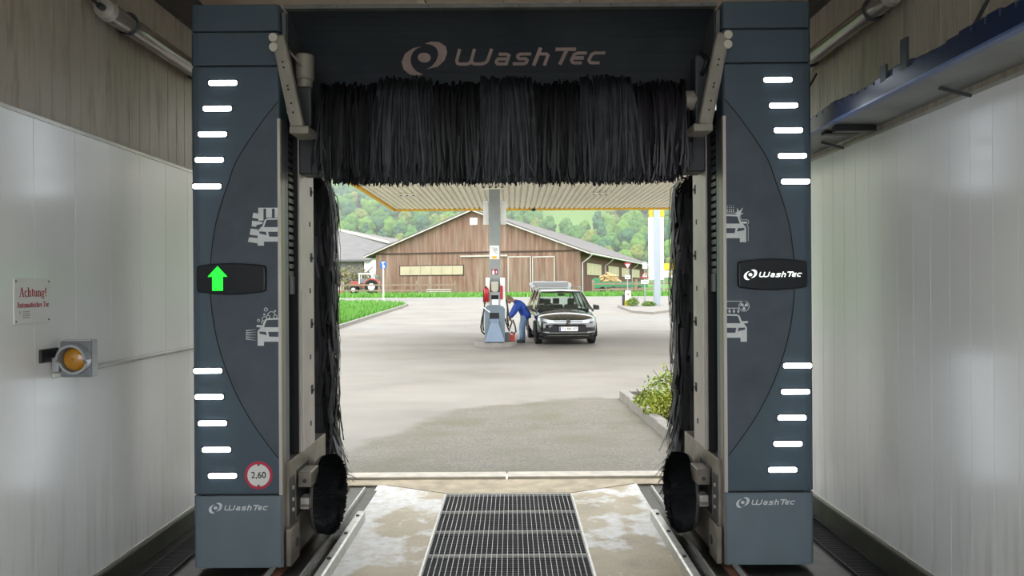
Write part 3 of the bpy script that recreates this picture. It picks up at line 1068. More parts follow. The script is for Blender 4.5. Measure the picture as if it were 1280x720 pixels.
    for (px, py) in LB:
        p = P(px, py, YF)
        hw, hh = 0.081, 0.014
        p.x = XC + s * min(abs(p.x - XC), D_OUT - hw - 0.014)
        f2 = lambda u, v, w: (p.x + u, YF - w, p.z + v)
        bz = MB()
        bz.prism([(-hw - 0.006, -hh - 0.005), (hw + 0.006, -hh - 0.005), (hw + 0.006, hh + 0.005), (-hw - 0.006, hh + 0.005)], f2, -0.03, 0.004)
        bo = bz.build('light_bar', M_SEAM, gan)
        MB().prism([(-hw, -hh * 0.6), (-hw + 0.008, -hh), (hw - 0.008, -hh), (hw, -hh * 0.6), (hw, hh * 0.6), (hw - 0.008, hh), (-hw + 0.008, hh), (-hw, hh * 0.6)], f2, 0.0, 0.008).build('light_strip', M_LED, bo)
    # --- display
    ctr = P(291, 348.5, YF) if s < 0 else P(964, 343, YF)
    hw, hh = 43.0 / 216, 19.5 / 216
    pl = []
    for k in range(9):
        u = -1 + 2 * k / 8
        pl.append((u * (hw - 0.012), hh * (1 - 0.16 * u * u)))
    pl += [(hw - 0.002, hh * 0.76), (hw, 0.0), (hw - 0.002, -hh * 0.76)]
    pl += [(-u, -v) for u, v in pl[:9]]
    pl += [(-hw + 0.002, -hh * 0.76), (-hw, 0.0), (-hw + 0.002, hh * 0.76)]
    fd = lambda u, v, w: (ctr.x + u, YF - w + 0.10 * (abs(u) / hw) ** 6 * 0.0, ctr.z + v)
    dsp = MB().prism(pl, fd, -0.02, 0.034).build('display', M_BLACK, gan, bevel=0.008)
    MB().prism([(u * 0.955, v * 0.93) for u, v in pl], fd, 0.034, 0.0365).build('display_glass', M_SCREEN, dsp)
    if s < 0:
        ax = P(275, 348.5, YF).x - ctr.x
        ff = lambda u, v, w: fd(ax + u, v, w)
        MB().prism([(-0.030, -0.068), (0.030, -0.068), (0.030, 0.012), (0.056, 0.012), (0.0, 0.072), (-0.056, 0.012), (-0.030, 0.012)], ff, 0.0365, 0.038).build('green_arrow', emis('arrow_green', '10ff28', 0.6, '004400'), dsp)
    else:
        brand_logo(lambda u, v, w: fd(u - 0.003, v - 0.002, w), 72.0 / 216, 0.0365, 0.038).build('brand_logo', emis('logo_lit_white', 'f4fff4', 0.36, 'e0e0e0'), dsp)
    # lower lettering
    lc = P(298, 635, YF) if s < 0 else P(957, 628, YF)
    brand_logo(lambda u, v, w: (lc.x + u, YF - w, lc.z + v), 74.0 / 216, 0.0, 0.0015).build('brand_logo', M_DECAL, gan)

# --- decals on the arched panels
CAR = [(592, 272), (592, 292), (400, 300), (362, 408), (592, 408), (592, 475), (425, 478), (440, 550), (592, 552), (592, 625), (362, 625), (362, 685), (268, 685), (268, 470), (290, 440), (340, 390), (375, 295), (420, 275)]
CAR_PIECES = [[(592, 272), (592, 292), (400, 300), (375, 295), (420, 275)], [(375, 295), (400, 300), (362, 408), (318, 412), (340, 390)],
              [(318, 408), (592, 408), (592, 475), (425, 478), (290, 472), (268, 470), (290, 440)],
              [(268, 470), (292, 472), (295, 505), (405, 528), (440, 550), (592, 552), (592, 625), (268, 625)], [(390, 476), (425, 478), (440, 550), (408, 530)],
              [(268, 625), (362, 625), (362, 685), (268, 685)]]


def decal(ox, oy, tf, extra, name='pictogram'):
    mb = MB()
    fnp = lambda u, v, w: (lambda q: (q.x, YF - 0.0035 - w, q.z))(P(ox + u / 12.0, oy + v / 12.0, YF))
    for pc in CAR_PIECES:
        mb.prism([tf(*q) for q in pc], fnp, 0.0, 0.0012)
    extra(mb, fnp)
    return mb.build(name, M_DECAL, gan)


def ex1(mb, f):
    for a, b2 in (((278, 118), (355, 310)), ((395, 130), (482, 265)), ((525, 130), (592, 262)), ((355, 118), (592, 130))):
        mb.prism([a, (b2[0], a[1]), b2, (a[0], b2[1])], f, 0, 0.001)
    for q in ([(203, 192), (276, 205), (276, 282), (190, 268)], [(185, 312), (290, 322), (350, 335), (330, 360), (260, 375), (240, 402), (180, 395)], [(165, 430), (268, 440), (265, 535), (150, 520)], [(140, 560), (264, 572), (266, 650), (122, 628)]):
        mb.prism(q, f, 0, 0.001)


MIRR = [(248, 390), (260, 375), (330, 378), (352, 372), (345, 405), (300, 410), (255, 405)]


def ex2(mb, f):
    mb.prism([(u, v - 60) for u, v in MIRR], f, 0, 0.001)
    for c, r_ in (((392, 82), 24), ((528, 105), 10), ((368, 157), 11), ((425, 195), 26), ((372, 225), 36), ((282, 245), 17), ((533, 190), 26), ((345, 270), 20)):
        ring(mb, c, r_, 9, f, 0, 0.001)
    mb.stroke([(475 + 58 * cos(radians(t)), 172 + 58 * sin(radians(t))) for t in range(180, 361, 20)], 9, f, 0, 0.001)
    for i in range(5):
        for k in range(7):
            yv = 400 + i * 31 + (k / 6.0) * (2 - i) * -10
            u = 102 + k * 22
            sz = 9 - k * 0.9
            mb.prism([(u - sz, yv - sz), (u + sz, yv - sz), (u + sz, yv + sz), (u - sz, yv + sz)], f, 0, 0.001)


def ex3(mb, f):
    mb.prism([(125 + 592 - u, v - 53) for u, v in MIRR], f, 0, 0.001)
    for i in range(4):
        for k in range(4):
            sz = 9 - k * 1.5
            u, v = 165 + i * 32, 175 - k * 30
            mb.prism([(u - sz, v - sz), (u + sz, v - sz), (u + sz, v + sz), (u - sz, v + sz)], f, 0, 0.001)
    st = []
    rad = [60, 26, 100, 26, 62, 26, 60, 26, 100, 26, 66, 26, 80, 26]
    c = (338, 200)
    for k in range(14):
        st.append(c)
    tips = [(412, 208), (360, 222), (372, 250), (345, 235), (330, 255), (318, 235), (292, 245), (305, 215), (278, 190), (308, 188), (315, 118), (340, 172), (405, 112), (368, 190)]
    for k in range(14):
        mb.prism([c, tips[k], tips[(k + 1) % 14]], f, 0, 0.001)
    mb.stroke([(480, 615), (480, 400), (462, 380), (488, 340), (480, 305), (460, 296), (385, 300), (345, 235)], 7, f, 0, 0.001)
    mb.stroke([(130, 205), (290, 205)], 7, f, 0, 0.001)


def ex4(mb, f):
    mb.prism([(135 + 592 - u, v) for u, v in MIRR], f, 0, 0.001)
    mb.stroke([(135, 77), (440, 77)], 9, f, 0, 0.001)
    mb.stroke([(135, 182), (345, 182)], 9, f, 0, 0.001)
    ring(mb, (418, 152), 76, 10, f, 0, 0.001, 24)
    for a in (0, 120, 240):
        t0 = radians(a + 95)
        mb.prism([(418 + 14 * cos(t0 - .8), 152 + 14 * sin(t0 - .8)), (418 + 58 * cos(t0 - .55), 152 + 58 * sin(t0 - .55)), (418 + 62 * cos(t0), 152 + 62 * sin(t0)), (418 + 56 * cos(t0 + .5), 152 + 56 * sin(t0 + .5)), (418 + 14 * cos(t0 + .8), 152 + 14 * sin(t0 + .8))], f, 0, 0.001)
    for i in range(3):
        u = 200 + i * 66
        mb.stroke([(u, 190), (u, 225)], 14, f, 0, 0.001)
        mb.prism([(u - 22, 222), (u + 22, 222), (u, 262)], f, 0, 0.001)


decal(300, 250, lambda u, v: (u, v), ex1)
decal(300, 380, lambda u, v: (u, v - 60), ex2)
decal(895, 250, lambda u, v: (125 + 592 - u, v - 53), ex3)
decal(895, 370, lambda u, v: (135 + 592 - u, v), ex4)

# --- height limit sign
c = P(323.5, 594, YF)
fh = lambda u, v, w: (c.x + u, YF - w, c.z + v)
hs = dot(MB(), (0, 0), 0.081, fh, 0, 0.003, 40).build('height_sign', mat('sign_red', 'b8304a', 0.4, var=0.04), gan)
dot(MB(), (0, 0), 0.065, fh, 0.003, 0.004, 40).build('sign_face', M_SIGN, hs)
mk = text_mesh('2,60', 0.052, lambda u, v, w: fh(u, v + 0.0, w), 0, 0.0046, stretch=0.98)
mk.prism([(-0.010, 0.064), (0.010, 0.064), (0, 0.052)], fh, 0.004, 0.0046)
mk.prism([(-0.010, -0.064), (0.010, -0.064), (0, -0.052)], fh, 0.004, 0.0046)
mk.build('sign_number', M_SEAM, hs)

# --- top hood: concave vault behind the roller brush
HC = (4.42, 2.72)     # centre (Y, Z) of the vault
HR = 0.545
DH = D_IN - 0.025
hp = []
for k in range(17):
    t = radians(88 - k * 6.2)
    hp.append((HC[0] + HR * cos(t) * 1.0, HC[1] + HR * sin(t)))


def hood_pt(u, arcl, w):
    """u along X from the gantry centre, arcl = arc length from the top front edge"""
    t = radians(88) - arcl / HR
    r = HR - w
    return (XC + u, HC[0] + r * cos(t), HC[1] + r * sin(t))


poly = hp + [(a + 0.012 * (1 if i < 3 else 1), b2 + 0.012) for i, (a, b2) in enumerate(hp)][::-1]
MB().prism(poly, lambda u, v, w: (XC + w, u, v), -DH, DH).build('top_hood', M_HOOD, gan)
lip = MB().box((XC - DH, YF + 0.015, 3.262), (XC + DH, YF + 0.06, 3.286)).build('hood_lip', M_LIP, gan)
for k in range(6):
    xq = XC - 0.95 + k * 0.53
    MB().cyl((xq, YF + 0.012, 3.273), (xq, YF + 0.016, 3.273), 0.004, n=8).build('rivet', M_SEAM, lip)
MB().box((XC - DH, YF + 0.55, 2.45), (XC + DH, 5.25, 3.25)).build('top_beam', M_HOOD, gan)
for s in (-1, 1):
    X = lambda d: XC + s * d
    cres = [(HC[0] + 0.01, HC[1] + HR - 0.02)] + [(a, b2) for a, b2 in hp[1:]] + [(hp[-1][0] - 0.1, hp[-1][1]), (HC[0] + 0.06, HC[1] + 0.02)]
    MB().prism(cres, lambda u, v, w: (X(w), u, v), DH - 0.002, DH + 0.02).build('hood_end_plate', mat('hood_end_grey', '5a5b58', 0.5, 0.2, var=0.15), gan)
    MB().box((X(DH - 0.006), YF + 0.06, 3.0), (X(DH), YF + 0.10, 3.235)).build('end_strip', M_SHELL, gan)
    for zz in (3.08, 3.18):
        MB().cyl((X(DH - 0.009), YF + 0.08, zz), (X(DH - 0.005), YF + 0.08, zz), 0.006, n=8).build('rivet', M_SEAM, gan)
    # swinging arm of the roller brush
    a = P(347, 44, 4.30); b2 = P(373, 160, 4.34)
    da, db = abs(a.x - XC), abs(b2.x - XC)
    arm = MB().bar((X(da), 4.315, a.z), (X(db), 4.335, b2.z), 0.078, 0.055, up=(0, 1, 0)).build('brush_arm', M_ARMG, gan, bevel=0.016, seg=3)
    for q in ((342, 47.5), (342.5, 59.5)):
        p = P(q[0], q[1], 4.29)
        MB().cyl((X(abs(p.x - XC)), 4.275, p.z), (X(abs(p.x - XC)), 4.29, p.z), 0.024, n=18).build('round_cap', M_CAPW, arm)
    for t in (0.3, 0.36, 0.56, 0.6, 0.75, 0.85):
        MB().cyl((X(da + (db - da) * t), 4.283, a.z + (b2.z - a.z) * t), (X(da + (db - da) * t), 4.289, a.z + (b2.z - a.z) * t), 0.005, n=8).build('arm_hole', M_SEAM, arm)
    pb = P(374, 164, 4.36)
    MB().box((X(abs(pb.x - XC) - 0.07), 4.30, pb.z - 0.025), (X(abs(pb.x - XC) + 0.04), 4.50, pb.z + 0.02)).build('arm_foot', M_ARMG, arm, bevel=0.008)
    # cable and motor
    pm = P(380, 84, 4.52)
    dm = abs(pm.x - XC)
    if s < 0:
        mo = MB().cyl((X(dm), 4.54, pm.z - 0.075), (X(dm), 4.54, pm.z + 0.08), 0.055, n=20).build('brush_motor', M_ARMG, gan, smooth=True, bevel=0.012, angle=50)
        MB().cyl((X(dm), 4.54, pm.z - 0.12), (X(dm), 4.54, pm.z - 0.075), 0.045, n=16).build('motor_flange', M_ARMG, mo, smooth=True, angle=50)
        MB().tube([(X(da - 0.03), 4.30, a.z - 0.10), (X(dm + 0.05), 4.38, pm.z + 0.055), (X(dm + 0.02), 4.46, pm.z + 0.02), (X(dm + 0.01), 4.49, pm.z)], 0.008, 6).build('motor_cable', M_ALU2, mo, smooth=True)
        MB().box((X(dm - 0.05), 4.49, pm.z - 0.36), (X(dm + 0.05), 4.60, pm.z - 0.12)).build('gearbox', M_DGREY, gan, bevel=0.012)
    else:
        mo = MB().box((X(dm - 0.03), 4.48, pm.z - 0.36), (X(dm + 0.05), 4.60, pm.z + 0.05)).build('bearing_bracket', M_DGREY, gan, bevel=0.012)
        MB().cyl((X(dm - 0.08), 4.54, pm.z - 0.21), (X(dm + 0.0), 4.54, pm.z - 0.21), 0.06, n=20).build('bearing', M_ARMG, mo, smooth=True, angle=50)
        MB().tube([(X(dm + 0.0), 4.46, pm.z + 0.06), (X(dm + 0.03), 4.43, pm.z - 0.0), (X(dm + 0.0), 4.46, pm.z - 0.08)], 0.01, 6).build('bearing_hose', M_BLACK, mo, smooth=True)
    MB().box((X(dm - 0.06), 4.68, 2.34), (X(dm + 0.08), 4.86, 2.62)).build('lift_carriage', M_DGREY, gan, bevel=0.01)

# hood lettering follows the vault
def hood_logo(u, v, w):
    # v up; the centre of the lettering sits on the vault where the photo shows it
    return hood_pt(u + HL_X, HL_S - v, w)


zt = None
best = None
for k in range(200):
    q = hood_pt(0, k * 0.004, 0.0)
    py = 356 - (q[2] - CAM_H) * FPX / q[1]
    if best is None or abs(py - 71.5) < best[0]:
        best = (abs(py - 71.5), k * 0.004, q[1])
HL_S = best[1]
HL_X = P(629, 71.5, best[2]).x - XC
brand_logo(hood_logo, 255 * best[2] / FPX, 0.0008, 0.0025).build('brand_logo', M_LOGO, gan)

# --- roller brush
BY, BZ = 4.70, 2.70
xa = P(396, 160, 4.5).x
xb = P(861, 160, 4.5).x
rb = MB().cyl((XC - D_IN + 0.04, BY, BZ), (XC + D_IN - 0.04, BY, BZ), 0.07, n=16).build('roller_brush', M_SEAM, gan, smooth=True, angle=50)
bounds = [396, 473, 537, 600, 665, 727, 790, 861]
lights = [0, 1, 0, 1, 0, 1, 0]


def strip(mb, pts, wdir, w, tw=0.0):
    """flat bristle through pts, width w along wdir"""
    o = len(mb.v)
    n = len(pts)
    for i, p in enumerate(pts):
        k = w * (0.5 if i < n - 1 else 0.35)
        a = tw * i
        d = wdir * cos(a) + Vector((0, 1, 0)) * sin(a) if tw else wdir
        mb.v.append(tuple(p - d * k))
        mb.v.append(tuple(p + d * k))
    for i in range(n - 1):
        mb.face((o + 2 * i, o + 2 * i + 1, o + 2 * i + 3, o + 2 * i + 2))


rnd = random.Random(3)
for i in range(7):
    x0 = P(bounds[i], 160, 4.5).x
    x1 = P(bounds[i + 1], 160, 4.5).x
    mb = MB()
    wseg = x1 - x0
    nst = 420
    for k in range(nst):
        u = rnd.random()
        layer = rnd.random()
        x = x0 + wseg * u
        front = rnd.random() < 0.75
        out = (0.07 + 0.14 * layer) * (-1 if front else 1)
        lean = rnd.gauss(0, 0.03) + (u - 0.5) * (0.05 if lights[i] else -0.02)
        top = BZ + 0.125 + 0.075 * layer + rnd.uniform(-0.015, 0.015) - (0.03 if not lights[i] else 0)
        end = 2.285 + rnd.uniform(-0.03, 0.015) + (0.025 if not front else 0)
        if rnd.random() < 0.06: end += rnd.uniform(0, 0.12)
        if i == 0: end += 0.10 * max(0, 1 - u / 0.18) ** 1.5; top += 0.0
        if i == 6: end += 0.08 * max(0, 1 - (1 - u) / 0.25) ** 1.5
        jz = rnd.uniform(-0.09, 0.05)
        zs = [BZ + 0.05, top, BZ + 0.04 + jz, BZ - 0.14 + jz, end + 0.09, end]
        ys = [BY + out * 0.25, BY + out * 0.65, BY + out, BY + out * 1.12, BY + out * 1.1, BY + out * 1.05]
        xs = [x, x + lean * 0.1, x + lean * 0.35, x + lean * 0.7, x + lean + rnd.gauss(0, 0.006), x + lean * 1.1 + rnd.gauss(0, 0.012)]
        strip(mb, [Vector(q) for q in zip(xs, ys, zs)], Vector((1, 0, 0)), rnd.uniform(0.007, 0.014), rnd.gauss(0, 0.12))
    # the uncut foam sheets the strands hang from
    nfl = 4 if lights[i] else 0
    for k in range(nfl):
        a, b2 = x0 + wseg * k / nfl + 0.004, x0 + wseg * (k + 1) / nfl - 0.004
        lay = rnd.uniform(0.3, 0.8)
        pr = [(BY - 0.06, BZ + 0.05), (BY - 0.08 * (1 + lay * .3), BZ + 0.12 + 0.05 * lay), (BY - 0.14 - 0.03 * lay, BZ + 0.085), (BY - 0.155 - 0.03 * lay, BZ + 0.03 + rnd.uniform(-.02, .02))]
        o = len(mb.v)
        for (yy, zz) in pr:
            mb.v += [(a, yy, zz), (b2, yy, zz + rnd.uniform(-.012, .012))]
        for j in range(3):
            mb.face((o + 2 * j, o + 2 * j + 1, o + 2 * j + 3, o + 2 * j + 2))
    # dense inner curtain of strands
    for k in range(60):
        x = x0 + wseg * (k + rnd.random()) / 60
        for yy in (-0.05, 0.03):
            strip(mb, [Vector((x, BY + yy, BZ + 0.02)), Vector((x, BY + yy * 1.5, BZ - 0.2)), Vector((x, BY + yy, 2.30 + rnd.uniform(-0.02, 0.02) + (0.09 * max(0, 1 - (x - x0) / (wseg * .2)) if i == 0 else 0) + (0.07 * max(0, 1 - (x1 - x) / (wseg * .25)) if i == 6 else 0)))], Vector((1, 0, 0)), 0.016)
    mb.build('bristle_section', M_BRIS2 if lights[i] else (M_BRISP if i == 6 else M_BRIS), rb, smooth=True)

# --- vertical brushes
for s in (-1, 1):
    X = lambda d: XC + s * d
    D0, YB = D_IN + 0.14, 5.62
    vb = MB().cyl((X(D0), YB, 0.12), (X(D0), YB, 2.62), 0.045, n=14).build('side_brush', M_DGREY, gan, smooth=True, angle=50)
    MB().box((X(D0 - 0.22), YB - 0.18, 2.60), (X(D0 + 0.25), YB + 0.2, 2.68)).build('brush_carriage', M_PINK, vb, bevel=0.008)
    MB().box((X(D0 - 0.16), YB - 0.10, 2.50), (X(D0 - 0.06), YB + 0.02, 2.60)).build('carriage_roller', M_PINK, vb, bevel=0.008)
    rnd = random.Random(11 + s)
    tiers = 9
    for t in range(tiers):
        mb = MB()
        ztop = 2.42 - t * (2.42 - 0.44) / (tiers - 1)
        for k in range(330):
            a = rnd.uniform(0, 2 * pi)
            z0 = ztop + rnd.uniform(-0.11, 0.02)
            R1 = rnd.uniform(0.09, 0.215) - (0.02 * (t / tiers))
            if t == 0:
                R1 = rnd.uniform(0.08, 0.21)
            drop = rnd.uniform(0.28, 0.48)
            d = Vector((cos(a), sin(a), 0))
            side = Vector((-sin(a), cos(a), 0))
            c = Vector((X(D0), YB, 0))
            fl = 0.0
            zend = z0 - drop
            if t >= tiers - 3:
                fl = 0.055 * (t - tiers + 4) * rnd.uniform(0.3, 1.0)
                zend = max(zend, 0.12 + rnd.uniform(0, 0.15))
            pts = [c + d * 0.04 + Vector((0, 0, z0)), c + d * R1 * 0.6 + Vector((0, 0, z0 + 0.01)), c + d * R1 * 0.92 + Vector((0, 0, z0 - 0.06)), c + d * (R1 + fl * 0.4) + Vector((0, 0, (z0 + zend) / 2 - 0.02)) + side * rnd.gauss(0, 0.012), c + d * (R1 * rnd.uniform(0.92, 1.04) + fl) + Vector((0, 0, zend)) + side * rnd.gauss(0, 0.025)]
            strip(mb, pts, side, rnd.uniform(0.016, 0.032))
        mb.build('bristle_tier', M_BRISP if (t % 3 == 1) else M_BRIS, vb)


# ================================================================ OUTSIDE
REFL = 0.405
def G(px, py):
    """ground point seen at photo pixel"""
    lo, hi = 6.0, 240.0
    for _ in range(60):
        mid = (lo + hi) / 2
        if P(px, py, mid).z > gz(mid):
            lo = mid
        else:
            hi = mid
    p = P(px, py, lo)
    return Vector((p.x, p.y, gz(p.y)))


def strip_ground(name, x0, x1, ys, m, lift=0.0, parent=None, thick=0.3, nx=1):
    mb = MB()
    rows = []
    for y in ys:
        rows.append([(x0 + (x1 - x0) * k / nx, y, gz(y) + lift) for k in range(nx + 1)])
    o = len(mb.v)
    for r_ in rows:
        mb.v += r_
    for i in range(len(rows) - 1):
        for k in range(nx):
            a = o + i * (nx + 1) + k
            mb.face((a, a + 1, a + nx + 2, a + nx + 1))
    ob = mb.build(name, m, parent)
    return ob


def make_forecourt():
    m, n, l, b = node_mat('forecourt_concrete', 0.72)
    pos = geo_pos(n)
    base = ramp(n, l, nz(n, l, pos, 0.35, 6, (1, 1.6, 1), 0.6), [(0.3, 'a39c91'), (0.5, 'b6aea2'), (0.7, 'c2baad')])
    band = nz(n, l, pos, 0.22, 5, (0.25, 1.0, 1), 0.6)
    base = mixc(n, l, ramp(n, l, band, [(0.52, 0.0), (0.62, 0.55)]), base, 'a8a6a0')
    sp = n.new('ShaderNodeSeparateXYZ'); l.new(pos, sp.inputs[0])
    def m2(op, a, bq):
        x = n.new('ShaderNodeMath'); x.operation = op
        for i, q in enumerate((a, bq)):
            if hasattr(q, 'is_output'): l.new(q, x.inputs[i])
            else: x.inputs[i].default_value = q
        return x.outputs[0]
    # washed aggregate apron in front of the bay, ragged rim
    ex = m2('DIVIDE', m2('SUBTRACT', sp.outputs['X'], 1.3), 3.0)
    ey = m2('DIVIDE', m2('SUBTRACT', sp.outputs['Y'], 6.4), 5.3)
    rr = m2('ADD', m2('MULTIPLY', ex, ex), m2('MULTIPLY', ey, ey))
    wob = nz(n, l, pos, 1.1, 5)
    rr = m2('ADD', rr, m2('MULTIPLY', m2('SUBTRACT', wob, 0.5), 0.8))
    mr = n.new('ShaderNodeMapRange'); l.new(rr, mr.inputs['Value'])
    mr.inputs['From Min'].default_value = 1.12; mr.inputs['From Max'].default_value = 0.95
    agg = ramp(n, l, nz(n, l, pos, 38, 4, None, 0.7), [(0.32, '6b665a'), (0.5, '989080'), (0.7, 'bdb4a2')])
    mossn = ramp(n, l, nz(n, l, pos, 1.4, 5), [(0.45, 0.0), (0.7, 0.7)])
    agg = mixc(n, l, mossn, agg, '7d7a55')
    col = mixc(n, l, mr.outputs[0], base, agg)
    l.new(col, b.inputs['Base Color'])
    bump(n, l, b, nz(n, l, pos, 38, 4), 0.35, 0.006)
    rg = n.new('ShaderNodeMapRange'); l.new(band, rg.inputs['Value'])
    rg.inputs['From Min'].default_value = 0.45; rg.inputs['From Max'].default_value = 0.65
    rg.inputs['To Min'].default_value = 0.75; rg.inputs['To Max'].default_value = 0.45
    l.new(rg.outputs[0], b.inputs['Roughness'])
    return m


M_FORE = make_forecourt()
M_ROAD = mat('road_asphalt', 'b3aea6', 0.75, var=0.1, scale=0.4)
REFL = 0.65
M_GRASS = mat('grass_green', '6fa53c', 0.8, var=0.3, scale=0.9, hx2='4f8a2c', detail=6)
M_BLADE = mat('grass_blade', '7bb544', 0.7, var=0.3, scale=0.8, hx2='5a9a30')
REFL = 0.405
M_KERB = mat('kerb_stone', 'b9b3a8', 0.75, var=0.15, scale=6)
M_SOIL = mat('bed_soil', '6e6150', 0.9, var=0.3, scale=12, bump=0.5)

ysf = [6.63, 7.5, 9, 10.5, 12, 18, 26, 32, 40, 48, 57]
fore = structure(strip_ground('forecourt', -40, 45, ysf, M_FORE))
tag(fore, 'pale concrete forecourt between car wash and road', 'forecourt')
fore2 = structure(MB().box((-14, -25, -0.22), (14, Y0, -0.02)).build('entrance_yard', M_FORE))
tag(fore2, 'concrete yard before the bay entrance', 'yard')
road = structure(strip_ground('road', -90, 100, [57, 62, 66.5], M_ROAD))
tag(road, 'pale asphalt road crossing behind the forecourt', 'road')
land = structure(strip_ground('meadow', -160, 170, [66.5, 72, 80, 110, 160, 250], M_GRASS, nx=4))
tag(land, 'green meadow around the barn', 'meadow')

# --- left lawn with kerb stones
KX = -6.9
lawn_poly = [(-40, 27), (KX, 27), (KX, 49), (KX - 0.6, 52.5), (KX - 2.2, 54.6), (KX - 5, 55.6), (-40, 56)]
mb = MB()
rows = []
for y in [26.8, 30, 34, 38, 42, 46, 49, 51, 52.5, 53.6, 54.6, 55.3]:
    if y <= 49: xr = KX - 0.1
    else:
        t = (y - 49) / 6.4
        xr = KX - 0.1 - 6.0 * (1 - sqrt(max(0, 1 - t * t)))
    rows.append((y, xr))
for (ya_, xa_), (yb2, xb2) in zip(rows, rows[1:]):
    mb.add([(-40, ya_, gz(ya_) + 0.1), (xa_, ya_, gz(ya_) + 0.1), (xb2, yb2, gz(yb2) + 0.1), (-40, yb2, gz(yb2) + 0.1)], [(0, 1, 2, 3)])
    mb.add([(xa_, ya_, gz(ya_) + 0.1), (xa_, ya_, gz(ya_) - 0.1), (xb2, yb2, gz(yb2) - 0.1), (xb2, yb2, gz(yb2) + 0.1)], [(0, 1, 2, 3)])
lawn = structure(mb.build('lawn', M_GRASS))
tag(lawn, 'bright green lawn left of the forecourt', 'lawn')
kr = structure(empty('lawn_kerb', (KX, 27, gz(27))))
kr['label'] = 'row of kerb stones edging the lawn'
kr['category'] = 'kerb'
path = [(KX, 26.8 + k) for k in range(23)] + [(KX - 0.12, 50.7), (KX - 0.5, 51.8), (KX - 1.2, 53.0), (KX - 2.2, 54.1), (KX - 3.6, 54.9), (KX - 5.0, 55.3)]
for (ax, ay), (bx, by) in zip(path, path[1:]):
    d = Vector((bx - ax, by - ay, 0)).normalized()
    e = d * 0.012
    MB().bar((ax + e.x, ay + e.y, gz(ay) + 0.03), (bx - e.x, by - e.y, gz(by) + 0.03), 0.16, 0.22).build('kerb_stone', M_KERB, kr)


def blades(name, n, fpos, hmin, hmax, label, wd=0.03, seed=1, m=None):
    r_ = random.Random(seed)
    mb = MB()
    k = 0
    while k < n:
        q = fpos(r_)
        if q is None: continue
        k += 1
        x, y, z = q
        a = r_.uniform(0, 2 * pi)
        h = r_.uniform(hmin, hmax)
        dx, dy = cos(a) * wd, sin(a) * wd
        lx, ly = r_.gauss(0, h * 0.3), r_.gauss(0, h * 0.3)
        o = len(mb.v)
        mb.v += [(x - dx, y - dy, z), (x + dx, y + dy, z), (x + lx * .4 + dx * .7, y + ly * .4 + dy * .7, z + h * .6), (x + lx, y + ly, z + h)]
        mb.face((o, o + 1, o + 2)); mb.face((o, o + 2, o + 3))
    o = mb.build(name, m or M_BLADE)
    tag(o, label, 'grass', kind='stuff')
    return o


def lawn_pos(r_):
    y = 27 + 28 * r_.random() ** 1.3
    x = KX - 0.15 - r_.random() ** 1.2 * 11
    if y > 49 and x > KX - 0.1 - 6.0 * (1 - sqrt(max(0, 1 - ((y - 49) / 6.4) ** 2))): return None
    return (x, y, gz(y) + 0.08)


blades('lawn_grass', 15000, lawn_pos, 0.12, 0.32, 'long fresh grass blades growing on the lawn', 0.03, 2)


def verge_pos(r_):
    y = r_.uniform(66.6, 73)
    return (r_.uniform(-26, 26), y, gz(y))


blades('verge_grass', 7000, verge_pos, 0.15, 0.45, 'grass blades on the verge beyond the road', 0.06, 3)

# --- planting bed to the right of the exit
bk = structure(empty('bed_kerb', (1.74, 10, gz(10))))
bk['label'] = 'concrete kerb round the planting bed by the exit'
bk['category'] = 'kerb'
pA = G(778, 498); pB = G(845, 556)
bx0, by1 = 1.70, pA.y
yy = by1
while yy > 7.4:
    MB().bar((bx0 + 0.01, yy - 0.008, gz(yy) + 0.03), (bx0 + 0.03, yy - 0.992, gz(yy - 1) + 0.03), 0.13, 0.2).build('kerb_stone', M_KERB, bk, bevel=0.015)
    yy -= 1.0
for k in range(5):
    MB().bar((bx0 + 0.1 + k, by1 - 0.06, gz(by1) + 0.03), (bx0 + 1.085 + k, by1 - 0.06, gz(by1) + 0.03), 0.14, 0.2).build('kerb_stone', M_KERB, bk, bevel=0.015)
bed = structure(MB().prism([(bx0 + 0.1, 7.3), (7.0, 7.3), (7.0, by1 - 0.13), (bx0 + 0.1, by1 - 0.13)], lambda u, v, w: (u, v, gz(v) + w), -0.1, 0.07).build('planting_bed', M_SOIL))
tag(bed, 'brown soil bed behind the kerb by the exit', 'bed')

REFL = 0.72
M_YGL = mat('shrub_yellow_green', 'c2c238', 0.6, var=0.3, scale=4, hx2='8fa33a')
M_YGL2 = mat('shrub_green', '86a844', 0.6, var=0.3, scale=4, hx2='a9b050')
M_TWIG = mat('twig_brown', '6b4c34', 0.8)


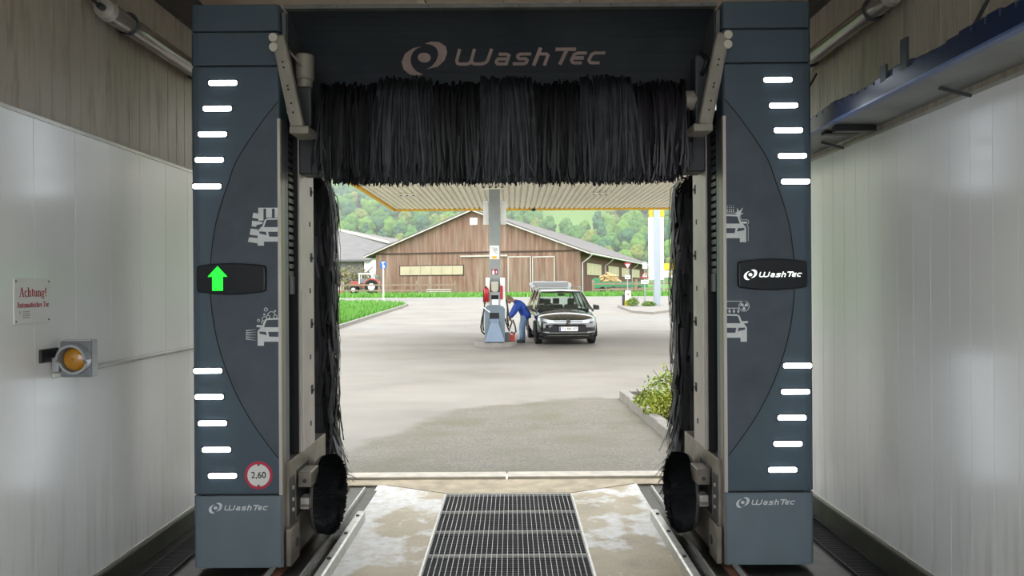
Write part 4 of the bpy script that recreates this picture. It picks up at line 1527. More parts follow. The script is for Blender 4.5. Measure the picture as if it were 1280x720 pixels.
def shrub(name, c, rx, ry, h, n, leaf, m, label, cat='shrub', group=None, seed=1, twigs=7):
    r_ = random.Random(seed)
    root = empty(name, c, label, cat, group)
    mb = MB()
    for k in range(n):
        a = r_.uniform(0, 2 * pi)
        q = r_.random() ** 0.4
        t = r_.random()
        z = h * (0.12 + 0.88 * t) * (0.75 + 0.35 * r_.random())
        rad = q * sin(min(1, 0.25 + t * 0.9) * pi * 0.82)
        p = Vector((c[0] + rx * rad * cos(a), c[1] + ry * rad * sin(a), c[2] + z * (0.8 + 0.3 * noise.noise(Vector((a * 1.5, z * 4, seed))))))
        d = Vector((r_.gauss(0, 1), r_.gauss(0, 1), r_.gauss(0.4, 0.7))).normalized()
        s_ = d.orthogonal().normalized()
        s_.rotate(Matrix.Rotation(r_.uniform(0, 6.28), 3, d))
        u = d.cross(s_)
        L = leaf * r_.uniform(0.6, 1.3)
        mb.add([p - s_ * L * 0.3, p + u * L * 0.5, p + s_ * L * 0.3, p - u * L * 0.5], [(0, 1, 2, 3)])
    mb.build('foliage', m, root)
    mb = MB()
    for k in range(twigs):
        a = r_.uniform(0, 6.28)
        mb.tube([(c[0], c[1], c[2] - 0.02), (c[0] + rx * .4 * cos(a), c[1] + ry * .4 * sin(a), c[2] + h * .5), (c[0] + rx * .8 * cos(a), c[1] + ry * .8 * sin(a), c[2] + h * .9)], [leaf * .15, leaf * .1, leaf * .06], 5)
    mb.build('twig', M_TWIG, root)
    return root


for k, (px, py, rx, h, m, lab) in enumerate([(832, 524, 0.33, 0.36, M_YGL, 'yellow-green shrub in the bed, nearest the brush'), (815, 512, 0.26, 0.28, M_YGL2, 'low reddish-green shrub at the near end of the bed'), (846, 506, 0.5, 0.55, M_YGL2, 'taller green shrub at the back of the bed'), (862, 520, 0.45, 0.5, M_YGL, 'yellow shrub half hidden behind the right side brush')]):
    g_ = G(px, py + 4)
    shrub('bed_shrub', (g_.x, g_.y, g_.z + 0.06), rx, rx, h, 900, 0.055, m, lab, group='shrubs in the planting bed', seed=20 + k)

# ================================================================ FILLING STATION CANOPY
REFL = 1.0
M_SHEET = mat('canopy_sheet', 'f0ead6', 0.5, var=0.05, scale=2)
M_YEL = mat('fascia_yellow', 'e8b41c', 0.45, var=0.05)
M_WHITE = mat('white_paint', 'e6e6e2', 0.4, var=0.04)
REFL = 0.62
M_POST = mat('post_grey', 'a9b0ad', 0.45, var=0.08, scale=3)
CZ = 4.45
CX0, CX1, CY0, CY1 = -4.30, 8.6, 18.3, 28.0
can = empty('station_canopy', (2.0, 23, -0.1), 'filling station canopy with cream ribbed underside and yellow edge', 'canopy')
mb = MB()
pitch = 0.183
x = CX0
prof = []
while x < CX1:
    prof += [(x, CZ + 0.06), (x + 0.035, CZ + 0.06), (x + 0.055, CZ), (x + pitch - 0.02, CZ)]
    x += pitch
o = 0
for y in (CY0, CY1):
    mb.v += [(a, y, b2) for a, b2 in prof]
n_ = len(prof)
for k in range(n_ - 1):
    mb.face((k, k + 1, n_ + k + 1, n_ + k))
mb.build('ribbed_sheet', M_SHEET, can)
mb = MB()
mb.box((CX0 - 0.06, CY0 - 0.06, CZ - 0.06), (CX1 + 0.06, CY0, CZ + 0.05)).box((CX0 - 0.06, CY1, CZ - 0.06), (CX1 + 0.06, CY1 + 0.06, CZ + 0.05)).box((CX0 - 0.06, CY0, CZ - 0.06), (CX0, CY1, CZ + 0.05)).box((CX1, CY0, CZ - 0.06), (CX1 + 0.06, CY1, CZ + 0.05))
mb.build('yellow_edge', M_YEL, can)
mb = MB()
mb.box((CX0 - 0.05, CY0 - 0.05, CZ + 0.05), (CX1 + 0.05, CY0, CZ + 0.7)).box((CX0 - 0.05, CY1, CZ + 0.05), (CX1 + 0.05, CY1 + 0.05, CZ + 0.7)).box((CX0 - 0.05, CY0, CZ + 0.05), (CX0, CY1, CZ + 0.7)).box((CX1, CY0, CZ + 0.05), (CX1 + 0.05, CY1, CZ + 0.7))
mb.build('fascia', M_WHITE, can)
MB().box((CX0, CY0, CZ + 0.5), (CX1, CY1, CZ + 0.56)).build('canopy_roof', M_POST, can)
PYC = 22.0
pl_ = P(611.5, 300, PYC).x; pr_ = P(625, 300, PYC).x
pcx = (pl_ + pr_) / 2
MB().box((pl_, PYC, gz(PYC)), (pr_, PYC + 0.3, CZ)).build('canopy_post', M_POST, can, bevel=0.012)
MB().box((pcx + 7.0, PYC, gz(PYC)), (pcx + 7.3, PYC + 0.3, CZ)).build('canopy_post', M_POST, can, bevel=0.012)
hb = MB().box((P(602, 236, PYC).x, PYC - 0.02, CZ - 0.03), (P(632, 236, PYC).x, PYC + 0.32, CZ + 0.0)).build('head_plate', M_SHEET, can)
for k in range(4):
    MB().ball((P(605 + k * 7.3, 236, PYC).x, PYC - 0.03, CZ + 0.02), 0.03, 8, 6).build('head_bolt', M_DGREY, hb)
for s_ in (604, 625.5):
    a = P(s_, 251, PYC + 0.15); b2 = P(s_ + 7, 281, PYC + 0.15)
    MB().box((a.x, PYC + 0.13, b2.z), (b2.x, PYC + 0.19, a.z)).build('sign_board', M_WHITE, can, bevel=0.01)
for px in (510, 749):
    q = P(px, 243.5, 23.4)
    ft = MB().box((q.x - 0.28, 23.2, CZ - 0.05), (q.x + 0.28, 23.45, CZ)).build('canopy_lamp', M_SHEET, can, bevel=0.01)
    for k in (-1, 0, 1):
        MB().cyl((q.x + k * 0.19, 23.2, CZ - 0.07), (q.x + k * 0.19, 23.2, CZ - 0.05), 0.035, n=10).build('spot', M_DGREY, ft)
q = P(667, 260, 27.8)
MB().ball((q.x, 27.8, CZ - 0.06), (0.08, 0.08, 0.06), 10, 6).build('camera_dome', M_DGREY, can)
# notices on the post: paper, lettering and pictogram
pf = PYC - 0.004
fp = lambda px0, py0: (lambda u, v, w: (lambda q: (q.x, pf - w, q.z))(P(px0 + u, py0 + v, PYC)))
a = fp(0, 0)
nt = MB().prism([(612, 307), (624, 307), (624, 324), (612, 324)], a, 0.0, 0.004).build('notice', M_WHITE, can)
mb = MB()
for k, (x0_, x1_) in enumerate([(613.5, 622), (616, 622.5), (616.5, 622), (617, 622.5), (617.5, 620.5), (619.5, 622)]):
    mb.prism([(x0_, 309.6 + k * 1.25), (x1_, 309.9 + k * 1.25), (x1_, 310.5 + k * 1.25), (x0_, 310.2 + k * 1.25)], a, 0.004, 0.005)
mb.build('notice_lines', M_PGREY, nt)
MB().prism([(615, 320.2), (621, 320.2), (621, 323.4), (615, 323.4)], a, 0.004, 0.005).build('notice_bar', M_YEL, nt)
pg = MB().prism([(614.6, 336.3), (622, 336.3), (622, 343.2), (614.6, 343.2)], a, 0.0, 0.004).build('fire_pictogram', mat('pictogram_red', 'b62440', 0.45), can)
mb = MB()
mb.prism([(615.4, 338.6), (618, 338.6), (618, 343), (615.4, 343)], a, 0.004, 0.005)
mb.prism([(616, 337), (617.4, 337), (617.4, 338.2), (616, 338.2)], a, 0.004, 0.005)
mb.prism([(619.8, 338.6), (621, 338.6), (621, 341.6), (619.8, 341.6)], a, 0.004, 0.005)
mb.build('pictogram_shapes', M_WHITE, pg)

# ================================================================ SERVICE ISLAND AND DISPENSER
isl = MB()
ic = (P(619, 428, 21.7).x, 22.3)
ring_ = []
for k in range(40):
    t = 2 * pi * k / 40
    ring_.append((ic[0] + 0.62 * cos(t), ic[1] + (0.75 * sin(t) + (0.6 if sin(t) > 0 else -0.15))))
zi = gz(22)
isl.prism(ring_, lambda u, v, w: (u, v, w), zi - 0.05, zi + 0.14)
o = isl.build('service_island', M_KERB, None, bevel=0.02)
tag(o, 'rounded concrete island under the grey dispenser', 'island')
M_DISP = mat('dispenser_blue_grey', '7f8f99', 0.4, 0.1, var=0.08, scale=4)
M_DISP2 = mat('dispenser_wedge_blue', '8b9db3', 0.4, 0.05, var=0.06, scale=4)
M_REDP = mat('bright_red', 'c8202a', 0.35, var=0.08)
M_CREAM = mat('cream_plastic', 'd8d2bd', 0.4)
M_HOSE = mat('black_hose', '1b1c1e', 0.45)
DY = 21.55
dsp = empty('air_water_dispenser', (P(618, 427, DY).x, DY + 0.2, zi + 0.14), 'blue-grey service dispenser with hoses in front of canopy post', 'dispenser')
pp = lambda px, py, Y=DY: P(px, py, Y)
zb_ = zi + 0.14


def face_prism(name, pts, Ya, Yb, m, parent, bevel=0.0, Yref=DY):
    q = [P(a, b2, Yref) for a, b2 in pts]
    return MB().prism([(v.x, v.z) for v in q], lambda u, v, w: (u, w, v), Ya, Yb).build(name, m, parent, bevel=bevel)


body = face_prism('body', [(606, 428), (605.5, 386), (607, 383), (612, 381.3), (624, 381.3), (629, 383), (631, 386), (631, 428)], DY, DY + 0.42, M_DISP, dsp, 0.02)
face_prism('recess', [(612, 391), (624, 391), (624, 399), (612, 399)], DY - 0.004, DY, M_SEAM, body)
q = [P(*t, DY) for t in ((612.5, 398.5), (624, 398.5), (624, 402.5), (612.5, 402.5))]
MB().prism([(v.x, v.z) for v in q], lambda u, v, w: (u, w, v), DY - 0.10, DY + 0.01).build('tray_lip', M_DISP2, dsp, bevel=0.006)
w0_ = [P(*t, DY) for t in ((614, 402), (622.5, 402), (631, 427), (606, 427))]
mb = MB()
mb.loft([[(v.x, DY - (0.08 if i < 2 else 0.16), v.z) for i, v in enumerate(w0_)], [(v.x, DY + 0.01, v.z) for v in w0_]])
mb.build('wedge', M_DISP2, dsp, bevel=0.008)
face_prism('side_tower', [(607, 386), (607, 347), (612, 347), (612, 386)], DY + 0.1, DY + 0.42, M_SHEET, dsp, 0.01)
face_prism('side_tower', [(625, 386), (625, 347), (631, 347), (631, 386)], DY + 0.1, DY + 0.42, M_WHITE, dsp, 0.01)
cb = face_prism('control_box', [(612, 382), (612, 365), (625, 365), (625, 382)], DY + 0.06, DY + 0.42, M_POST, dsp, 0.01)
face_prism('control_screen', [(614, 374), (614, 369), (623, 369), (623, 374)], DY + 0.05, DY + 0.06, M_SCREEN, cb)
face_prism('instruction_sheet', [(615, 381), (615, 374.5), (623, 374.5), (623, 381)], DY + 0.05, DY + 0.06, M_WHITE, cb)
face_prism('cream_lamp', [(614, 363), (614, 352), (623, 352), (623, 363), (621, 365), (616, 365)], DY + 0.05, DY + 0.30, M_CREAM, dsp, 0.012)
hz = []
e = [P(605.5, 385, DY), P(602.5, 398, DY), P(601, 409, DY), P(602.5, 415, DY), P(606, 418, DY)]
MB().tube([(v.x, DY + 0.05, v.z) for v in e], 0.022, 8).build('air_hose', M_HOSE, dsp, smooth=True)
e = [P(606, 378, DY), P(605, 384, DY), P(604, 392, DY), P(603.5, 408, DY), P(604.5, 414, DY)]
MB().tube([(v.x, DY + 0.12, v.z) for v in e], 0.02, 8).build('air_hose', M_HOSE, dsp, smooth=True)
e = [P(603.5, 383.5, DY), P(612.5, 390.5, DY)]
MB().tube([(v.x, DY - 0.03, v.z) for v in e], 0.016, 8).build('lance', M_WHITE, dsp)
for k, pts in enumerate([[(633, 374), (634.5, 385), (634, 398), (636, 408)], [(631.5, 398), (633, 404), (635, 410), (637, 414)], [(634, 380), (636, 395), (640, 403), (637, 411)], [(641, 400), (644, 408), (645, 415), (642, 417), (639, 415)]]):
    e = [P(a, b2, DY + 0.6) for a, b2 in pts]
    MB().tube([(v.x, DY + 0.55 + k * 0.06, v.z) for v in e], 0.022, 8).build('service_hose', M_HOSE, dsp, smooth=True)
# things on the island
e0 = P(608.2, 378, DY + 0.15); e1 = P(608.2, 359, DY + 0.15)
ex = empty('fire_extinguisher', (e0.x, DY + 0.02, e0.z), 'red extinguisher hung on the left side of the dispenser', 'extinguisher')
MB().tube([(e0.x, DY + 0.02, e0.z + 0.02), (e0.x, DY + 0.02, e1.z - 0.08), (e0.x, DY + 0.02, e1.z - 0.02), (e0.x, DY + 0.02, e1.z)], [0.075, 0.078, 0.05, 0.02], 14).build('cylinder', M_REDP, ex, smooth=True)
MB().box((e0.x - 0.04, DY - 0.01, e1.z), (e0.x + 0.02, DY + 0.05, e1.z + 0.03)).build('valve', M_BLACK, ex)
MB().tube([(e0.x - 0.03, DY, e1.z + 0.01), (e0.x - 0.08, DY, e1.z - 0.1), (e0.x - 0.085, DY, e0.z)], 0.012, 6).build('extinguisher_hose', M_BLACK, ex)
o = face_prism('nozzle_holder', [(625.2, 374), (625.2, 357), (628.5, 357), (628.5, 374)], DY + 0.04, DY + 0.1, M_REDP, dsp, 0.01)
face_prism('nozzle_grip', [(604.5, 380), (605.5, 375.5), (607.5, 376), (606.5, 381)], DY - 0.02, DY + 0.06, M_BLACK, dsp, 0.005)
YB2 = 21.95
b0 = P(634, 421, YB2)
vb_ = MB().box((b0.x - 0.08, YB2 - 0.12, zi + 0.14), (b0.x + 0.07, YB2 + 0.12, zi + 0.14 + 0.26)).build('grey_canister', mat('canister_grey', '5b6063', 0.5), None, bevel=0.02)
tag(vb_, 'dark grey box standing beside the dispenser', 'box')
b0 = P(640, 422, YB2)
cn = empty('fuel_can', (b0.x, YB2, zi + 0.14), 'red fuel can on the island by the person', 'can')
MB().box((b0.x - 0.085, YB2 - 0.07, zi + 0.14), (b0.x + 0.085, YB2 + 0.07, zi + 0.33)).build('can_body', mat('can_red', 'b8382a', 0.4), cn, bevel=0.02)
MB().tube([(b0.x - 0.06, YB2, zi + 0.33), (b0.x - 0.05, YB2, zi + 0.38), (b0.x + 0.04, YB2, zi + 0.38), (b0.x + 0.05, YB2, zi + 0.33)], 0.012, 6).build('can_handle', M_REDP, cn)
MB().cyl((b0.x + 0.07, YB2, zi + 0.32), (b0.x + 0.075, YB2, zi + 0.36), 0.02, n=8).build('can_cap', M_BLACK, cn)


# ================================================================ PERSON
def skin(name, chains, m, parent, sub=2, root=0):
    """chains: list of [(point, radius or (rx, ry)), ...]; points that coincide are shared"""
    vs, es, rad, idx = [], [], [], {}
    for ch in chains:
        prev = None
        for p, r_ in ch:
            key = tuple(round(c_, 4) for c_ in p)
            if key not in idx:
                idx[key] = len(vs); vs.append(p); rad.append(r_ if isinstance(r_, tuple) else (r_, r_))
            i = idx[key]
            if prev is not None and prev != i:
                es.append((prev, i))
            prev = i
    me = bpy.data.meshes.new(name)
    me.from_pydata(vs, es, [])
    ob = bpy.data.objects.new(name, me)
    COL.objects.link(ob)
    me.materials.append(m)
    md = ob.modifiers.new('skin', 'SKIN')
    md.use_smooth_shade = True
    lay = me.skin_vertices[0].data if me.skin_vertices else None
    if lay is None:
        bm = bmesh.new(); bm.from_mesh(me); bm.verts.layers.skin.verify(); bm.to_mesh(me); bm.free()
        lay = me.skin_vertices[0].data
    for i, r_ in enumerate(rad):
        lay[i].radius = r_
        lay[i].use_root = (i == root)
    sb = ob.modifiers.new('sub', 'SUBSURF'); sb.levels = sub; sb.render_levels = sub
    ob.parent = parent
    return ob


M_SKIN = mat('skin_tone', 'c08a70', 0.55, var=0.06)
M_JACKET = mat('jacket_blue', '1f4fb4', 0.7, var=0.12, scale=9)
M_JEANS = mat('jeans_blue', '7d98b8', 0.8, var=0.12, scale=12)
M_HAIR = mat('hair_grey_brown', '8a7358', 0.8, var=0.2, scale=40)
M_SHOE = mat('shoe_dark', '2b2e33', 0.6)
pq = G(653, 428.3)
per = empty('person', (0, 0, 0), 'person in blue jacket and jeans bending towards the dispenser', 'person')
# local frame: -x is where the person faces, z up, y depth
H_ = lambda x, y, z: (x, y, z)
hip, ch_, nk = H_(0.11, 0, 0.86), H_(-0.07, 0, 1.13), H_(-0.20, 0, 1.24)
body_ch = [[(hip, 0.05), (H_(0.03, 0, 1.0), 0.05), (ch_, 0.05), (nk, 0.055), (H_(-0.27, 0, 1.27), 0.05), (H_(-0.33, 0, 1.28), (0.115, 0.125)), (H_(-0.385, 0, 1.24), (0.105, 0.11)), (H_(-0.425, 0, 1.205), (0.08, 0.08))]]
for sy in (-1, 1):
    hand = H_(-0.36, sy * 0.12, 0.70)
    body_ch.append([(ch_, 0.05), (H_(-0.12, sy * 0.19, 1.13), 0.035), (H_(-0.23, sy * 0.21, 0.90), 0.035), (H_(-0.33, sy * 0.14, 0.75), 0.030), (hand, (0.026, 0.034))])
    for f_ in range(4):
        yy = sy * 0.12 + (f_ - 1.5) * 0.019
        body_ch.append([(hand, (0.026, 0.034)), (H_(-0.385, yy, 0.665), 0.010), (H_(-0.40, yy, 0.635 + abs(f_ - 1.3) * 0.006), 0.009), (H_(-0.39, yy, 0.61 + abs(f_ - 1.3) * 0.008), 0.008)])
    body_ch.append([(hand, (0.026, 0.034)), (H_(-0.35, sy * 0.085, 0.675), 0.011), (H_(-0.362, sy * 0.075, 0.645), 0.009)])
    body_ch.append([(hip, 0.05), (H_(0.10, sy * 0.10, 0.80), 0.05), (H_(0.03, sy * 0.11, 0.46), 0.045), (H_(0.05, sy * 0.11, 0.10), 0.042), (H_(-0.02, sy * 0.11, 0.045), 0.035), (H_(-0.11, sy * 0.11, 0.035), 0.03)])
skin('body', body_ch, M_SKIN, per, 1)
def spine_rings(mb, nodes, n=18):
    """nodes: (x, z, radius across the spine in the side view, radius across the shoulders)"""
    rings = []
    for i, (x_, z_, ra, rb) in enumerate(nodes):
        p, q = nodes[max(0, i - 1)], nodes[min(len(nodes) - 1, i + 1)]
        d = Vector((q[0] - p[0], 0, q[1] - p[1])).normalized()
        s_ = Vector((d.z, 0, -d.x))
        rings.append([tuple(Vector((x_, 0, z_)) + s_ * ra * cos(2 * pi * k / n) + Vector((0, rb * sin(2 * pi * k / n), 0))) for k in range(n)])
    return mb.loft(rings)


mb = spine_rings(MB(), [(0.165, 0.715, 0.15, 0.205), (0.15, 0.80, 0.158, 0.21), (0.105, 0.91, 0.155, 0.205), (0.045, 1.01, 0.15, 0.205), (-0.02, 1.10, 0.14, 0.215), (-0.09, 1.165, 0.12, 0.20), (-0.14, 1.20, 0.085, 0.13), (-0.19, 1.235, 0.06, 0.065)])
for sy in (-1, 1):
    mb.tube([(-0.05, sy * 0.13, 1.13), (-0.10, sy * 0.20, 1.11), (-0.16, sy * 0.215, 1.02), (-0.225, sy * 0.21, 0.905), (-0.275, sy * 0.18, 0.835), (-0.322, sy * 0.148, 0.77)], [0.075, 0.085, 0.078, 0.070, 0.062, 0.052], 14)
mb.build('jacket', M_JACKET, per, smooth=True)
mb = spine_rings(MB(), [(0.09, 0.62, 0.05, 0.10), (0.105, 0.70, 0.125, 0.185), (0.11, 0.80, 0.13, 0.185), (0.09, 0.90, 0.11, 0.16)])
for sy in (-1, 1):
    mb.tube([(0.105, sy * 0.09, 0.80), (0.095, sy * 0.10, 0.68), (0.035, sy * 0.11, 0.46), (0.04, sy * 0.11, 0.28), (0.045, sy * 0.11, 0.07)], [0.10, 0.10, 0.078, 0.072, 0.066], 14)
mb.build('jeans', M_JEANS, per, smooth=True)
for sy in (-1, 1):
    mb = MB()
    yc = sy * 0.11
    rings = []
    for (x_, w_, h_) in ((0.10, 0.028, 0.06), (0.08, 0.042, 0.10), (0.0, 0.045, 0.095), (-0.09, 0.05, 0.07), (-0.17, 0.045, 0.05), (-0.20, 0.02, 0.03)):
        rings.append([(x_, yc - w_, 0.0), (x_, yc + w_, 0.0), (x_, yc + w_, h_ * .6), (x_, yc + w_ * .5, h_), (x_, yc - w_ * .5, h_), (x_, yc - w_, h_ * .6)])
    mb.loft(rings).build('shoe', M_SHOE, per, smooth=True, angle=50)
mb = MB()
hc = Vector((-0.335, 0, 1.285))
rings = []
for i in range(8):
    t = pi * 0.5 * i / 7
    rr = max(0.004, 0.118 * cos(t))
    rings.append([(hc.x - 0.008 + rr * 0.98 * cos(2 * pi * k / 16), hc.y + rr * 0.86 * sin(2 * pi * k / 16), hc.z + 0.0 + 0.118 * sin(t) + 0.03 * cos(2 * pi * k / 16) * -0.6) for k in range(16)])
mb.loft(rings).build('hair', M_HAIR, per, smooth=True)
MB().tube([(-0.425, 0, 1.24), (-0.45, 0, 1.218), (-0.43, 0, 1.205)], [0.012, 0.016, 0.012], 8).build('nose', M_SKIN, per, smooth=True)
for sy in (-1, 1):
    MB().ball((-0.315, sy * 0.086, 1.25), (0.024, 0.010, 0.032), 8, 6).build('ear', M_SKIN, per, smooth=True)
    MB().ball((-0.428, sy * 0.03, 1.262), (0.008, 0.012, 0.007), 8, 6).build('eye', M_SEAM, per, smooth=True)
MB().box((-0.428, -0.022, 1.182), (-0.40, 0.022, 1.188)).build('mouth', mat('lip_tone', '94564c', 0.6), per)
per.location = (pq.x - 0.04, 23.3, gz(23.3))
per.rotation_euler = (0, 0, radians(8))
per.scale = (1.03, 1.03, 1.03)

# ================================================================ CAR (local: y=0 front bumper, +y to the rear, z up)
M_PAINT = mat('car_black_paint', '15171a', 0.12, 0.0, var=0.05, coat=1.0, spec=0.7)
M_CHROME = mat('car_chrome', 'd4d6d6', 0.12, 0.95, var=0.03)
M_TYRE = mat('tyre_rubber', '1b1c1d', 0.8)
M_RIM = mat('wheel_rim', '8d9092', 0.35, 0.8)
REFL = 1.0
M_CGLASS = glass('car_window', 'e4efec')
REFL = 0.62
M_HEAD = mat('headlight_lens', '9fa5a7', 0.15, 0.3, coat=0.8, var=0.15, scale=25)
M_SKYSHEEN = mat('tailgate_sky_sheen', 'b9bdbf', 0.4, 0.2)  # sky reflection on the black tailgate, painted in as a pale base colour
M_SEAT = mat('car_seat', '26282b', 0.8)
M_DGL = mat('dark_glass', '3a4340', 0.35, spec=0.3)
car = empty('car', (0, 0, 0), 'black family van with its tailgate open beside the service island', 'car')
ST = [(0.0, 0.60, 0.34, 0.60, 0.66), (0.05, 0.72, 0.24, 0.68, 0.74), (0.16, 0.82, 0.20, 0.74, 0.80), (0.40, 0.885, 0.19, 0.82, 0.90), (0.80, 0.905, 0.19, 0.885, 0.98), (1.15, 0.91, 0.19, 0.93, 1.045), (1.6, 0.915, 0.19, 0.955, 1.03), (2.6, 0.915, 0.19, 0.97, 1.03), (3.7, 0.91, 0.2, 1.0, 1.05), (4.2, 0.90, 0.24, 1.0, 1.04), (4.42, 0.86, 0.32, 0.95, 0.98)]


def sect(y, w, zb, zs, zt, sc=1.0):
    h = [(0, zb), (w * 0.8, zb), (w * 0.95, zb + 0.08), (w, zb + 0.2), (w, zs - 0.16), (w * 0.985, zs - 0.05), (w * 0.92, zs + 0.015), (w * 0.62, zs + (zt - zs) * 0.72), (w * 0.25, zs + (zt - zs) * 0.97)]
    pts = [(x, y, z) for x, z in h] + [(0, y, zt)] + [(-x, y, z) for x, z in h[:0:-1]]
    return pts


MB().loft([sect(*q) for q in ST]).build('body', M_PAINT, car, smooth=True, sub=1)


def front_y(x, z=0.5):
    ax = abs(x)
    tab = [(0, -0.012), (0.55, 0.0), (0.68, 0.05), (0.78, 0.13), (0.86, 0.30), (0.92, 0.6)]
    for (a, ya), (b2, yb) in zip(tab, tab[1:]):
        if ax <= b2:
            return ya + (yb - ya) * (ax - a) / (b2 - a)
    return 0.6


def bent(name, x0, x1, za0, zb0, m, proud=0.012, za1=None, zb1=None, parent=None, thick=0.03, lean=0.25):
    """strip bent round the car's nose between x0..x1, z from za to zb (may change towards x1)"""
    za1 = za0 if za1 is None else za1
    zb1 = zb0 if zb1 is None else zb1
    mb = MB()
    N = max(2, int(abs(x1 - x0) / 0.06))
    rings = []
    for k in range(N + 1):
        t = k / N
        x = x0 + (x1 - x0) * t
        za, zb = za0 + (za1 - za0) * t, zb0 + (zb1 - zb0) * t
        lz = lambda z: max(0, z - 0.5) * lean + max(0, 0.36 - z) * 0.4
        yf = front_y(x) - proud
        rings.append([(x, yf + lz(za), za), (x, yf + lz(zb), zb), (x, yf + lz(zb) + thick, zb), (x, yf + lz(za) + thick, za)])
    mb.loft(rings)
    return mb.build(name, m, parent or car, smooth=False)


bent('grille', -0.62, 0.62, 0.655, 0.725, M_SEAM, 0.02)
for z_ in (0.66, 0.69, 0.722):
    bent('grille_bar', -0.62, 0.62, z_ - 0.006, z_ + 0.006, M_CHROME, 0.03)
for s_ in (-1, 1):
    bent('headlight', s_ * 0.42, s_ * 0.86, 0.655, 0.728, M_HEAD, 0.028, 0.71, 0.81)
    bent('fog_lamp', s_ * 0.55, s_ * 0.80, 0.36, 0.40, M_CHROME, 0.02, 0.38, 0.41)
    bent('bumper_vent', s_ * 0.50, s_ * 0.80, 0.40, 0.50, M_SEAM, 0.014, 0.44, 0.5)
bent('lower_grille', -0.50, 0.50, 0.42, 0.55, M_SEAM, 0.012)
for z_ in (0.37, 0.29):
    bent('bumper_trim', -0.60, 0.60, z_ - 0.010, z_ + 0.010, M_CHROME, 0.028)
bent('air_dam', -0.62, 0.62, 0.30, 0.36, M_SEAM, 0.016)
em = MB().cyl((0, -0.06, 0.70), (0, 0.02, 0.70), 0.062, n=22).build('emblem', M_CHROME, car)
fe = lambda u, v, w: (u, -0.060 - w, 0.70 + v)
mb = MB()
mb.stroke([(-0.022, 0.046), (0.0, 0.008), (0.022, 0.046)], 0.011, fe, 0, 0.004)
mb.stroke([(-0.044, 0.02), (-0.024, -0.04), (0.0, 0.0), (0.024, -0.04), (0.044, 0.02)], 0.011, fe, 0, 0.004)
mb.build('emblem_letters', M_SEAM, em)
pt_ = MB().box((-0.27, -0.055, 0.425), (0.27, -0.03, 0.545)).build('licence_plate', M_WHITE, car)
MB().box((-0.265, -0.058, 0.43), (-0.225, -0.055, 0.54)).build('plate_band', mat('plate_blue', '2a4a9c', 0.4), pt_)
text_mesh('TU 486 HZ', 0.095, lambda u, v, w: (u + 0.02, -0.0555 - w, 0.487 + v), 0, 0.002).build('plate_letters', mat('plate_print', '4a4a4a', 0.5), pt_)
# wheels
for yy in (0.86, 3.62):
    for s_ in (-1, 1):
        w = MB()
        prof = [(0.70, 0.19), (0.70, 0.30), (0.72, 0.325), (0.885, 0.325), (0.905, 0.30), (0.905, 0.215)]
        w.loft([[(s_ * x_, yy + r_ * cos(2 * pi * k / 28), 0.325 + r_ * sin(2 * pi * k / 28)) for k in range(28)] for x_, r_ in prof])
        wo = w.build('wheel', M_TYRE, car, smooth=True, angle=40)
        mb = MB().cyl((s_ * 0.80, yy, 0.325), (s_ * 0.885, yy, 0.325), 0.06, n=12)
        for k in range(5):
            a = 2 * pi * k / 5
            mb.bar((s_ * 0.875, yy, 0.325), (s_ * 0.89, yy + 0.21 * cos(a), 0.325 + 0.21 * sin(a)), 0.06, 0.03, up=(1, 0, 0))
        mb.build('wheel_rim', M_RIM, wo)
        arch = MB()
        arch.tube([(s_ * 0.905, yy + 0.365 * cos(radians(t)), 0.325 + 0.365 * sin(radians(t))) for t in range(-15, 196, 15)], 0.022, 6)
        arch.build('wheel_arch', M_SEAM, car)
